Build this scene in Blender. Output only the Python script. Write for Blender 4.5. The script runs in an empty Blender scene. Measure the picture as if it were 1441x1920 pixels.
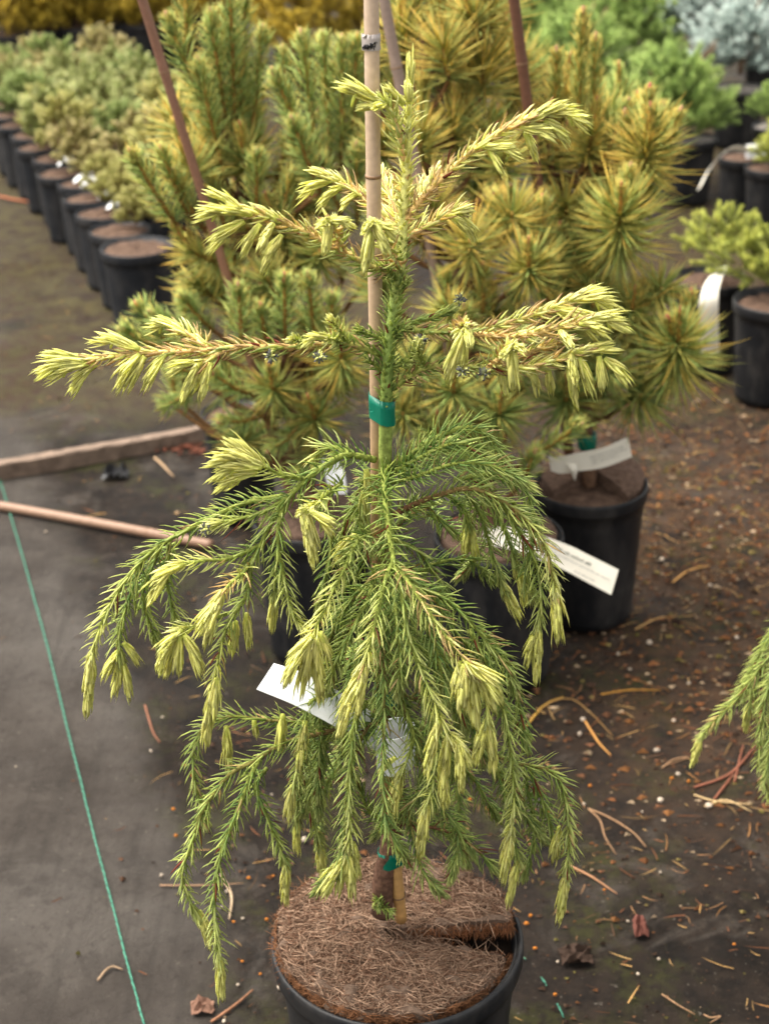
import bpy, math, random
import numpy as np
from math import sin, cos, tan, pi, radians, sqrt

# ------------------------------------------------------------------ camera, sky, sun, exposure
sc = bpy.context.scene
COL = sc.collection
CAM_H, PITCH, ROLL, FPX = 1.263, radians(26.0), radians(1.7), 3000.0
_f = np.array([0, cos(PITCH), -sin(PITCH)]); _u0 = np.array([0, sin(PITCH), cos(PITCH)]); _r0 = np.array([1.0, 0, 0])
_r = cos(ROLL) * _r0 - sin(ROLL) * _u0
_u = sin(ROLL) * _r0 + cos(ROLL) * _u0
_O = np.array([0, 0, CAM_H])
cam = bpy.data.cameras.new('camera')
cam_ob = bpy.data.objects.new('camera', cam); COL.objects.link(cam_ob)
from mathutils import Matrix, Vector
cam_ob.matrix_world = Matrix(((_r[0], _u[0], -_f[0], 0), (_r[1], _u[1], -_f[1], 0), (_r[2], _u[2], -_f[2], CAM_H), (0, 0, 0, 1)))
cam.sensor_fit = 'VERTICAL'; cam.sensor_height = 24.0; cam.lens = FPX / 1920 * 24
cam.clip_start = 0.05; cam.clip_end = 500
cam.dof.use_dof = True; cam.dof.focus_distance = 1.29; cam.dof.aperture_fstop = 5.4
sc.camera = cam_ob

SUN_EL, SUN_AZ = radians(66), radians(285)       # azimuth clockwise from +Y: soft overcast light, brightest high on the left
world = bpy.data.worlds.new('World'); sc.world = world; world.use_nodes = True
nt = world.node_tree; nt.nodes.clear()
sky = nt.nodes.new('ShaderNodeTexSky'); sky.sky_type = 'NISHITA'; sky.sun_disc = False
sky.sun_elevation = SUN_EL; sky.sun_rotation = SUN_AZ; sky.air_density = 1.0; sky.dust_density = 6.0; sky.ozone_density = 1.0
hs = nt.nodes.new('ShaderNodeHueSaturation'); hs.inputs['Saturation'].default_value = 0.16
bg = nt.nodes.new('ShaderNodeBackground'); bg.inputs['Strength'].default_value = 0.15
wo = nt.nodes.new('ShaderNodeOutputWorld')
wm = nt.nodes.new('ShaderNodeVectorMath'); wm.operation = 'MULTIPLY'; wm.inputs[1].default_value = (1.0, .975, .915)      # warm white cloud cover
nt.links.new(sky.outputs[0], hs.inputs['Color']); nt.links.new(hs.outputs[0], wm.inputs[0]); nt.links.new(wm.outputs[0], bg.inputs['Color']); nt.links.new(bg.outputs[0], wo.inputs[0])
sun = bpy.data.lights.new('sun', 'SUN'); sun.energy = 1.15; sun.angle = radians(40); sun.color = (1.0, 0.95, 0.86)
sun_ob = bpy.data.objects.new('sun', sun); COL.objects.link(sun_ob)
_sd = Vector((sin(SUN_AZ) * cos(SUN_EL), cos(SUN_AZ) * cos(SUN_EL), sin(SUN_EL)))
sun_ob.rotation_euler = _sd.to_track_quat('Z', 'Y').to_euler(); sun_ob.location = (0, 0, 6)
vs = sc.view_settings
vs.view_transform = 'Standard'; vs.look = 'None'; vs.gamma = 1.0; vs.use_curve_mapping = False; vs.exposure = 1.82
sc.cycles.use_denoising = True
sc.cycles.max_bounces = 6; sc.cycles.diffuse_bounces = 3; sc.cycles.glossy_bounces = 2; sc.cycles.transmission_bounces = 3

# ------------------------------------------------------------------ measuring helpers (photo pixel + real distance -> world point)
def ray(x, y): return _f + (x - 720.5) / FPX * _r - (y - 960) / FPX * _u
def G(x, y, z=0.0):
    d = ray(x, y); return _O + d * ((z - CAM_H) / d[2])
def Pl(x, y, Y):
    d = ray(x, y); return _O + d * (Y / d[1])
def proj(q):
    v = np.asarray(q) - _O; D = v @ _f; return 720.5 + FPX * (v @ _r) / D, 960 - FPX * (v @ _u) / D
def S(r, g, b):
    return np.array([(c / 255 / 12.92 if c <= 10 else ((c / 255 + 0.055) / 1.055) ** 2.4) for c in (r, g, b)])

# ------------------------------------------------------------------ object helpers
def tag(o, label=None, cat=None, group=None, kind=None):
    if label: o['label'] = label
    if cat: o['category'] = cat
    if group: o['group'] = group
    if kind: o['kind'] = kind
    return o
def empty(name, loc, label, cat, group=None, rz=0):
    o = bpy.data.objects.new(name, None); COL.objects.link(o); o.location = loc; o.rotation_euler = (0, 0, rz)
    o.empty_display_size = 0.03
    return tag(o, label, cat, group)
def link(name, me, parent=None):
    o = bpy.data.objects.new(name, me); COL.objects.link(o)
    if parent is not None:
        o.parent = parent
        root = parent
        M = Matrix.Identity(4)
        o.matrix_parent_inverse = wmat(parent).inverted()
    return o
def wmat(o):
    m = o.matrix_basis.copy()
    if o.parent: m = wmat(o.parent) @ o.matrix_parent_inverse @ m
    return m
def norm(a): return a / np.maximum(np.linalg.norm(a, axis=-1, keepdims=True), 1e-12)

class MB:
    def __init__(s): s.v = []; s.t = []; s.c = []; s.n = 0
    def add(s, v, t, c):
        v = np.asarray(v, float).reshape(-1, 3); t = np.asarray(t, int).reshape(-1, 3)
        c = np.asarray(c, float)
        if c.ndim == 1: c = np.tile(c, (len(v), 1))
        s.v.append(v); s.t.append(t + s.n); s.c.append(c); s.n += len(v)
    def mesh(s, name, mat, smooth=True):
        me = bpy.data.meshes.new(name)
        if not s.v: return me
        v = np.concatenate(s.v); t = np.concatenate(s.t); c = np.concatenate(s.c)
        me.vertices.add(len(v)); me.vertices.foreach_set('co', v.astype(np.float32).ravel())
        me.loops.add(len(t) * 3); me.loops.foreach_set('vertex_index', t.astype(np.int32).ravel())
        me.polygons.add(len(t)); me.polygons.foreach_set('loop_start', np.arange(0, len(t) * 3, 3, dtype=np.int32))
        me.polygons.foreach_set('loop_total', np.full(len(t), 3, dtype=np.int32))
        me.polygons.foreach_set('use_smooth', np.full(len(t), smooth))
        at = me.color_attributes.new('Col', 'FLOAT_COLOR', 'POINT')
        at.data.foreach_set('color', np.concatenate([c, np.ones((len(c), 1))], 1).astype(np.float32).ravel())
        me.materials.append(mat); me.update(); me.validate()
        return me
    def build(s, name, mat, parent=None, smooth=True): return link(name, s.mesh(name, mat, smooth), parent)

def spline(pts, n):
    p = np.asarray(pts, float)
    if len(p) == 2: p = np.array([p[0], (p[0] + p[1]) / 2, p[1]])
    q = np.concatenate([[2 * p[0] - p[1]], p, [2 * p[-1] - p[-2]]])
    seg = np.linalg.norm(np.diff(p, axis=0), axis=1); cs = np.concatenate([[0], np.cumsum(seg)])
    u = np.linspace(0, cs[-1], n); i = np.clip(np.searchsorted(cs, u, 'right') - 1, 0, len(p) - 2)
    t = ((u - cs[i]) / np.maximum(seg[i], 1e-9))[:, None]
    a, b, c, d = q[i], q[i + 1], q[i + 2], q[i + 3]
    return 0.5 * (2 * b + (c - a) * t + (2 * a - 5 * b + 4 * c - d) * t ** 2 + (3 * b - a - 3 * c + d) * t ** 3)
def frames(p):
    t = norm(np.gradient(p, axis=0)); n = np.zeros_like(p)
    a = np.array([0, 0, 1.0]) if abs(t[0, 2]) < 0.9 else np.array([1.0, 0, 0])
    n[0] = norm(a - t[0] * (a @ t[0]))
    for i in range(1, len(p)):
        k = n[i - 1] - t[i] * (n[i - 1] @ t[i]); n[i] = norm(k)
    return t, n, np.cross(t, n)
def tube(mb, pts, rad, col, k=8, n=None, caps=True, rough=0, rng=None):
    n = n or max(6, len(pts) * 4)
    p = spline(pts, n); t, a, b = frames(p)
    rad = np.interp(np.linspace(0, 1, n), np.linspace(0, 1, len(np.atleast_1d(rad))), np.atleast_1d(rad))
    ph = np.linspace(0, 2 * pi, k, endpoint=False)
    R = rad[:, None] * np.ones((n, k))
    if rough: R = R * (1 + rough * (rng or np.random.default_rng(1)).normal(size=(n, k)))
    v = p[:, None] + R[..., None] * (np.cos(ph)[None, :, None] * a[:, None] + np.sin(ph)[None, :, None] * b[:, None])
    i = np.arange(n - 1)[:, None] * k; j = np.arange(k)[None]; j2 = (j + 1) % k
    A, B, C, D = (i + j).ravel(), (i + j2).ravel(), (i + k + j2).ravel(), (i + k + j).ravel()
    tr = np.concatenate([np.stack([A, B, C], 1), np.stack([A, C, D], 1)])
    V = v.reshape(-1, 3)
    col = np.asarray(col, float)
    if col.ndim == 2 and len(col) != len(V):
        cc = np.stack([np.interp(np.linspace(0, 1, n), np.linspace(0, 1, len(col)), col[:, q]) for q in range(3)], 1)
        col = np.repeat(cc, k, axis=0)
    elif col.ndim == 1: col = np.tile(col, (len(V), 1))
    if caps:
        m = len(V); V = np.concatenate([V, p[:1], p[-1:]]); col = np.concatenate([col, col[:1], col[-1:]])
        j = np.arange(k); j2 = (j + 1) % k
        tr = np.concatenate([tr, np.stack([np.full(k, m), j2, j], 1), np.stack([np.full(k, m + 1), (n - 1) * k + j, (n - 1) * k + j2], 1)])
    mb.add(V, tr, col)
    return p

def blades(mb, b, d0, d1, nrm, L, w, cb, ct, rings=(0, .35, .75), prof=(.75, 1.0, .62), flat=.6):
    """curved tapering needles, all at once; b base, d0/d1 start/end direction, nrm side reference"""
    n = len(b)
    if n == 0: return
    e1 = norm(np.cross(d0, nrm)); L = L[:, None]
    vs_, cs_ = [], []
    for s, pr in zip(rings, prof):
        c = b + L * (d0 * s + (d1 - d0) * s * s / 2); d = norm(d0 + (d1 - d0) * s)
        x = e1; y = norm(np.cross(x, d)); ww = (w * pr)[:, None]
        for q in range(3):
            an = 2 * pi * q / 3 + pi / 2
            vs_.append(c + ww * (cos(an) * x + flat * sin(an) * y))
            cs_.append(cb + (ct - cb) * (s ** 1.3))
    vs_.append(b + L * (d0 + (d1 - d0) / 2)); cs_.append(ct)
    m = len(vs_); V = np.stack(vs_, 1); C = np.stack(cs_, 1)
    T = []
    for r_ in range(len(rings) - 1):
        for q in range(3):
            q2 = (q + 1) % 3; A, B = r_ * 3 + q, r_ * 3 + q2
            T += [(A, B, B + 3), (A, B + 3, A + 3)]
    o = (len(rings) - 1) * 3
    for q in range(3): T.append((o + q, o + (q + 1) % 3, m - 1))
    T = (np.array(T)[None] + np.arange(n)[:, None, None] * m).reshape(-1, 3)
    mb.add(V.reshape(-1, 3), T, C.reshape(-1, 3))

def needles_on(mb, p, density, length, th0, th1, width, cfun, rng, s0=0.0, s1=1.0, off=0.0, fade=0.55, lowpoly=False, jit=.18, flip=None):
    """needles in a spiral round the axis p (n,3)"""
    seg = np.linalg.norm(np.diff(p, axis=0), axis=1); cs = np.concatenate([[0], np.cumsum(seg)])
    n = max(3, int(cs[-1] * (s1 - s0) * density))
    s = np.sort(s0 + (s1 - s0) * (np.arange(n) + rng.uniform(-.4, .4, n) + .5) / n).clip(0, 1)
    x = s * cs[-1]; t, a, bb = frames(p)
    I = lambda q: np.stack([np.interp(x, cs, q[:, i]) for i in range(3)], 1)
    P, T, A = I(p), norm(I(t)), norm(I(a)); A = norm(A - T * np.sum(A * T, 1, keepdims=True)); B = np.cross(T, A)
    ph = np.arange(n) * 2.39996 + rng.normal(0, .25, n)
    N = np.cos(ph)[:, None] * A + np.sin(ph)[:, None] * B
    k = (s - s0) / max(s1 - s0, 1e-6)
    q0 = (np.radians(th0[0] + (th0[1] - th0[0]) * k) + rng.normal(0, jit, n))[:, None]
    q1 = (np.radians(th1[0] + (th1[1] - th1[0]) * k) + rng.normal(0, jit, n))[:, None]
    d0 = np.cos(q0) * T + np.sin(q0) * N; d1 = np.cos(q1) * T + np.sin(q1) * N
    d0 = norm(d0 + rng.normal(0, .06, (n, 3)))
    L = length * (1 + rng.normal(0, .17, n)).clip(.35, 1.5) * (1 - (1 - fade) * np.clip((k - .8) / .2, 0, 1)) * (.75 + .25 * np.clip(k / .1, 0, 1))
    cb, ct = cfun(s, rng)
    kw = dict(rings=(0, .5), prof=(.8, .9)) if lowpoly else {}
    blades(mb, P + N * off, d0, d1, T, L, width * (1 + rng.normal(0, .12, n)), cb, ct, **kw)

# ------------------------------------------------------------------ materials
def nodes(name):
    m = bpy.data.materials.new(name); m.use_nodes = True; t = m.node_tree
    return m, t, t.nodes, t.links, t.nodes['Principled BSDF']
def attr_mat(name, rough=.5, spec=.3, noise=.25, scale=300.0, bump=0.0, trans=0.0):
    m, t, N, Lk, b = nodes(name)
    a = N.new('ShaderNodeAttribute'); a.attribute_name = 'Col'
    nz = N.new('ShaderNodeTexNoise'); nz.inputs['Scale'].default_value = scale; nz.inputs['Detail'].default_value = 3
    tc = N.new('ShaderNodeTexCoord'); Lk.new(tc.outputs['Object'], nz.inputs['Vector'])
    mr = N.new('ShaderNodeMapRange'); mr.inputs['From Min'].default_value = .3; mr.inputs['From Max'].default_value = .7
    mr.inputs['To Min'].default_value = 1 - noise; mr.inputs['To Max'].default_value = 1 + noise
    Lk.new(nz.outputs[0], mr.inputs['Value'])
    mx = N.new('ShaderNodeVectorMath'); mx.operation = 'SCALE'
    Lk.new(a.outputs['Color'], mx.inputs[0]); Lk.new(mr.outputs[0], mx.inputs['Scale'])
    Lk.new(mx.outputs[0], b.inputs['Base Color'])
    b.inputs['Roughness'].default_value = rough; b.inputs['Specular IOR Level'].default_value = spec
    if bump:
        bp = N.new('ShaderNodeBump'); bp.inputs['Strength'].default_value = bump; bp.inputs['Distance'].default_value = .002
        Lk.new(nz.outputs[0], bp.inputs['Height']); Lk.new(bp.outputs[0], b.inputs['Normal'])
    if trans:
        tr = N.new('ShaderNodeBsdfTranslucent'); Lk.new(mx.outputs[0], tr.inputs[0])
        ms = N.new('ShaderNodeMixShader'); ms.inputs[0].default_value = trans
        Lk.new(b.outputs[0], ms.inputs[1]); Lk.new(tr.outputs[0], ms.inputs[2]); Lk.new(ms.outputs[0], N['Material Output'].inputs[0])
    return m
M_NEEDLE = attr_mat('conifer_needle', .5, .25, .14, 120, trans=.46)
M_PINE = attr_mat('pine_needle', .5, .22, .15, 60, trans=.3)
M_BARK = attr_mat('bark', .85, .15, .4, 220, bump=.7)
M_LITTER = attr_mat('litter', .9, .1, .3, 400)
M_FIBRE = attr_mat('coir_fibre', .85, .12, .25, 500)
M_BAMBOO = attr_mat('bamboo', .5, .3, .12, 160, bump=.08)
M_WOOD = attr_mat('weathered_wood', .85, .15, .3, 35, bump=.4)

def plastic_mat(name, base, dust, rough=.42, dustamt=.5, sc_=18):
    m, t, N, Lk, b = nodes(name)
    tc = N.new('ShaderNodeTexCoord'); mp = N.new('ShaderNodeMapping'); mp.inputs['Scale'].default_value = (1, 1, .45)
    Lk.new(tc.outputs['Object'], mp.inputs[0])
    n1 = N.new('ShaderNodeTexNoise'); n1.inputs['Scale'].default_value = sc_; n1.inputs['Detail'].default_value = 8; n1.inputs['Roughness'].default_value = .7
    Lk.new(mp.outputs[0], n1.inputs['Vector'])
    cr = N.new('ShaderNodeMapRange'); cr.inputs['From Min'].default_value = .45; cr.inputs['From Max'].default_value = .8; cr.inputs['To Max'].default_value = dustamt
    Lk.new(n1.outputs[0], cr.inputs['Value'])
    mx = N.new('ShaderNodeMix'); mx.data_type = 'RGBA'; mx.inputs[6].default_value = (*base, 1); mx.inputs[7].default_value = (*dust, 1)
    Lk.new(cr.outputs[0], mx.inputs[0]); Lk.new(mx.outputs[2], b.inputs['Base Color'])
    r = N.new('ShaderNodeMapRange'); r.inputs['To Min'].default_value = rough; r.inputs['To Max'].default_value = .85
    Lk.new(cr.outputs[0], r.inputs['Value']); Lk.new(r.outputs[0], b.inputs['Roughness'])
    n2 = N.new('ShaderNodeTexNoise'); n2.inputs['Scale'].default_value = 260
    Lk.new(tc.outputs['Object'], n2.inputs['Vector'])
    bp = N.new('ShaderNodeBump'); bp.inputs['Strength'].default_value = .12; bp.inputs['Distance'].default_value = .001
    Lk.new(n2.outputs[0], bp.inputs['Height']); Lk.new(bp.outputs[0], b.inputs['Normal'])
    b.inputs['Specular IOR Level'].default_value = .22
    return m
M_POT = plastic_mat('black_pot_plastic', (.0085, .009, .0105), (.06, .053, .047), .42, .7)
M_POT_FAR = plastic_mat('dusty_pot_plastic', (.012, .0135, .017), (.07, .062, .055), .5, .6)
M_TAG = plastic_mat('white_label_plastic', (.86, .87, .88), (.55, .5, .42), .35, .35, 30)
M_TAG_CREAM = plastic_mat('cream_label_plastic', (.66, .62, .53), (.45, .39, .31), .45, .35, 30)
M_TAPE = plastic_mat('green_tape', (.0, .115, .07), (.02, .17, .11), .35, .5, 90)
M_BLACKTIE = plastic_mat('black_scrap_plastic', (.014, .014, .016), (.06, .055, .05), .4, .5, 40)
def flat_mat(name, c, rough=.6, spec=.3):
    m, t, N, Lk, b = nodes(name)
    tc = N.new('ShaderNodeTexCoord'); nz = N.new('ShaderNodeTexNoise'); nz.inputs['Scale'].default_value = 180; nz.inputs['Detail'].default_value = 4
    Lk.new(tc.outputs['Object'], nz.inputs['Vector'])
    mr = N.new('ShaderNodeMapRange'); mr.inputs['To Min'].default_value = .65; mr.inputs['To Max'].default_value = 1.35
    Lk.new(nz.outputs[0], mr.inputs['Value'])
    v = N.new('ShaderNodeVectorMath'); v.operation = 'SCALE'; v.inputs[0].default_value = tuple(c); Lk.new(mr.outputs[0], v.inputs['Scale'])
    Lk.new(v.outputs[0], b.inputs['Base Color']); b.inputs['Roughness'].default_value = rough; b.inputs['Specular IOR Level'].default_value = spec
    return m
M_INK = flat_mat('label_ink', (.06, .08, .07))
M_INK_FAINT = flat_mat('label_ink_faint', (.3, .3, .28))
M_MARKER = flat_mat('black_marker', (.008, .008, .01))
M_GREYTAPE = flat_mat('grey_adhesive_tape', (.32, .28, .26), .35)

def soil_mat(name, c1, c2, scale=60):
    m, t, N, Lk, b = nodes(name)
    tc = N.new('ShaderNodeTexCoord'); nz = N.new('ShaderNodeTexNoise'); nz.inputs['Scale'].default_value = scale; nz.inputs['Detail'].default_value = 9; nz.inputs['Roughness'].default_value = .72
    Lk.new(tc.outputs['Object'], nz.inputs['Vector'])
    cr = N.new('ShaderNodeValToRGB'); cr.color_ramp.elements[0].position = .32; cr.color_ramp.elements[1].position = .68
    cr.color_ramp.elements[0].color = (*c1, 1); cr.color_ramp.elements[1].color = (*c2, 1)
    Lk.new(nz.outputs[0], cr.inputs[0]); Lk.new(cr.outputs[0], b.inputs['Base Color'])
    bp = N.new('ShaderNodeBump'); bp.inputs['Strength'].default_value = .9; bp.inputs['Distance'].default_value = .004
    Lk.new(nz.outputs[0], bp.inputs['Height']); Lk.new(bp.outputs[0], b.inputs['Normal'])
    b.inputs['Roughness'].default_value = .92; b.inputs['Specular IOR Level'].default_value = .12
    return m
M_SOIL = soil_mat('brown_potting_soil', (.034, .02, .014), (.12, .075, .052))
M_SOIL_GREY = soil_mat('pale_grit', (.1, .085, .075), (.25, .225, .2))
M_SOIL_DARK = soil_mat('dark_soil', (.006, .004, .003), (.03, .02, .014))
M_COIR = soil_mat('coir_mat', (.055, .033, .022), (.16, .108, .078), 170)

# ground: landscape fabric with silt, soil, moss; all in world metres
def ground_mat():
    m, t, N, Lk, b = nodes('landscape_fabric_ground')
    geo = N.new('ShaderNodeNewGeometry'); pos = geo.outputs['Position']
    def noise(scale, detail=6, rough=.6, off=0.0, dist=0.0):
        mp = N.new('ShaderNodeMapping'); mp.inputs['Location'].default_value = (off, off * .7, 0); Lk.new(pos, mp.inputs[0])
        n = N.new('ShaderNodeTexNoise'); n.inputs['Scale'].default_value = scale; n.inputs['Detail'].default_value = detail
        n.inputs['Roughness'].default_value = rough; n.inputs['Distortion'].default_value = dist
        Lk.new(mp.outputs[0], n.inputs['Vector']); return n.outputs[0]
    def mr(v, a, b_, c=0.0, d=1.0):
        q = N.new('ShaderNodeMapRange'); q.inputs['From Min'].default_value = a; q.inputs['From Max'].default_value = b_
        q.inputs['To Min'].default_value = c; q.inputs['To Max'].default_value = d; Lk.new(v, q.inputs['Value']); return q.outputs[0]
    def mul(a, b_, op='MULTIPLY'):
        q = N.new('ShaderNodeMath'); q.operation = op
        for i, v in enumerate((a, b_)):
            if isinstance(v, float): q.inputs[i].default_value = v
            else: Lk.new(v, q.inputs[i])
        q.use_clamp = True; return q.outputs[0]
    def mix(f, a, b_):
        q = N.new('ShaderNodeMix'); q.data_type = 'RGBA'
        if isinstance(f, float): q.inputs[0].default_value = f
        else: Lk.new(f, q.inputs[0])
        for i, v in ((6, a), (7, b_)):
            if isinstance(v, tuple): q.inputs[i].default_value = (*v, 1)
            else: Lk.new(v, q.inputs[i])
        return q.outputs[2]
    sx = N.new('ShaderNodeSeparateXYZ'); Lk.new(pos, sx.inputs[0]); X, Y = sx.outputs[0], sx.outputs[1]
    # edge of the clean walking strip: runs with the green thread, so x + 0.317*y
    e = N.new('ShaderNodeMath'); e.operation = 'MULTIPLY_ADD'; Lk.new(Y, e.inputs[0]); e.inputs[1].default_value = .317; Lk.new(X, e.inputs[2])
    wob = noise(6, 4, .6, 3.1)
    ew = N.new('ShaderNodeMath'); ew.operation = 'MULTIPLY_ADD'; Lk.new(wob, ew.inputs[0]); ew.inputs[1].default_value = .16; Lk.new(e.outputs[0], ew.inputs[2])
    dirty = mr(ew.outputs[0], .285, .36)          # 0 on the clean fabric strip, 1 among the pots
    fab = mix(mr(noise(9, 8, .7), .35, .7), (.074, .06, .05), (.145, .122, .103))
    fab = mix(mr(noise(2.2, 7, .68, 7.7), .46, .72, 0, .7), fab, (.2, .178, .156))
    fab = mix(mr(noise(5.5, 8, .72, 15.0, 1.2), .54, .6, 0, .5), fab, (.06, .049, .041))
    fab = mix(mr(noise(38, 5, .7, 21.0), .56, .68, 0, .55), fab, (.055, .045, .037))       # dried silt
    mp = N.new('ShaderNodeMapping'); mp.inputs['Rotation'].default_value = (0, 0, radians(17.6)); mp.inputs['Scale'].default_value = (70, 3.5, 1); Lk.new(pos, mp.inputs[0])
    st = N.new('ShaderNodeTexNoise'); st.inputs['Scale'].default_value = 1; st.inputs['Detail'].default_value = 5; Lk.new(mp.outputs[0], st.inputs['Vector'])
    fab = mix(mr(st.outputs[0], .52, .68, 0, .3), fab, (.05, .042, .035))
    soil = mix(mr(noise(14, 9, .75, 1.3), .35, .68), (.01, .007, .005), (.056, .037, .025))
    soil = mix(mr(noise(5, 8, .68, 9.2, .8), .54, .66, 0, .75), soil, (.14, .118, .098))
    soil = mix(mr(noise(34, 9, .78, 17.0), .5, .62, 0, .7), soil, (.009, .0065, .005))
    soil = mix(mr(noise(55, 7, .75, 27.0), .58, .68, 0, .55), soil, (.11, .082, .058))  # bare silty patches
    moss = mul(mr(noise(7, 6, .65, 4.4), .5, .64), mr(noise(60, 4, .6, 2.0), .35, .6))
    soil = mix(mul(moss, .9), soil, (.066, .066, .016))
    # reddish brown bark litter zone right of the pots
    zx = mul(mr(X, .2, .4), mr(Y, 1.5, 1.9)); zx = mul(zx, mr(Y, 3.4, 2.8))
    soil = mix(mul(zx, mr(noise(22, 7, .7, 6.0), .38, .62, 0, .8)), soil, (.15, .08, .04))
    c = mix(dirty, fab, soil)
    # mossy strip beyond the board at the far left, by the pots
    far = mul(mr(Y, 2.95, 3.2), mr(noise(2.6, 7, .66, 11.0), .4, .5))
    c = mix(mul(far, .8), c, mix(mr(noise(25, 5, .7, 5.5), .4, .62), (.12, .1, .035), (.085, .04, .025)))
    q1 = N.new('ShaderNodeMath'); q1.operation = 'MULTIPLY_ADD'; Lk.new(Y, q1.inputs[0]); q1.inputs[1].default_value = .358; q1.inputs[2].default_value = .565 * .934 - 3.62 * .358
    q2 = N.new('ShaderNodeMath'); q2.operation = 'MULTIPLY_ADD'; Lk.new(X, q2.inputs[0]); q2.inputs[1].default_value = .934; Lk.new(q1.outputs[0], q2.inputs[2])     # distance from the left pot row
    q3 = N.new('ShaderNodeMath'); q3.operation = 'MULTIPLY_ADD'; Lk.new(noise(5, 6, .65, 31.0), q3.inputs[0]); q3.inputs[1].default_value = .5; Lk.new(q2.outputs[0], q3.inputs[2])
    strip = mul(mul(mr(q3.outputs[0], .0, .1), mr(q3.outputs[0], .6, .4)), mr(Y, 3.0, 3.25))
    c = mix(mul(strip, .9), c, mix(mr(noise(16, 7, .72, 35.0), .38, .6), (.15, .125, .048), (.06, .036, .026)))
    c = mix(mr(noise(180, 3, .6, 1.0), .58, .75, 0, .5), c, (.03, .024, .02))
    c = mix(mr(noise(120, 2, .5, 8.0), .7, .78, 0, .6), c, (.3, .26, .21))
    dk = N.new('ShaderNodeVectorMath'); dk.operation = 'SCALE'; Lk.new(c, dk.inputs[0]); dk.inputs['Scale'].default_value = .45; Lk.new(dk.outputs[0], b.inputs['Base Color'])
    wv = N.new('ShaderNodeTexChecker'); wv.inputs['Scale'].default_value = 420; Lk.new(pos, wv.inputs['Vector'])
    h = N.new('ShaderNodeMath'); h.operation = 'MULTIPLY_ADD'; Lk.new(noise(90, 8, .75), h.inputs[0]); h.inputs[1].default_value = 1.0
    wv2 = N.new('ShaderNodeMath'); wv2.operation = 'MULTIPLY'; Lk.new(wv.outputs[1], wv2.inputs[0]); wv2.inputs[1].default_value = .12
    Lk.new(wv2.outputs[0], h.inputs[2])
    bp = N.new('ShaderNodeBump'); bp.inputs['Strength'].default_value = .9; bp.inputs['Distance'].default_value = .009
    Lk.new(h.outputs[0], bp.inputs['Height']); Lk.new(bp.outputs[0], b.inputs['Normal'])
    rr = mr(noise(3, 5, .6, 12.0), .4, .65, .6, .95); Lk.new(rr, b.inputs['Roughness'])
    b.inputs['Specular IOR Level'].default_value = .14
    return m
M_GROUND = ground_mat()

# ------------------------------------------------------------------ ground sheet
def ground():
    rng = np.random.default_rng(4)
    xs = np.concatenate([[-80, -20, -8, -4], np.linspace(-2.2, 2.2, 180), [4, 8, 20, 80]])
    ys = np.concatenate([[-40, -10, -2, .2], np.linspace(.7, 7, 220), [9, 14, 30, 120]])
    X, Y = np.meshgrid(xs, ys, indexing='ij'); Z = np.zeros_like(X)
    for k in range(26):
        a = rng.uniform(0, 2 * pi); w = rng.uniform(3, 26); am = .0007 / (1 + w / 9)
        Z += am * np.sin(w * (X * cos(a) + Y * sin(a)) + rng.uniform(0, 6))
    inside = (np.abs(X) < 2.3) & (Y > .5) & (Y < 7.2); Z = np.where(inside, Z, 0) - .003
    nx, ny = len(xs), len(ys); i = (np.arange(nx - 1)[:, None] * ny + np.arange(ny - 1)[None]).ravel()
    T = np.concatenate([np.stack([i, i + ny, i + ny + 1], 1), np.stack([i, i + ny + 1, i + 1], 1)])
    mb = MB(); mb.add(np.stack([X, Y, Z], -1).reshape(-1, 3), T, (.1, .1, .1))
    o = mb.build('ground', M_GROUND); tag(o, kind='structure')
ground()

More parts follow.
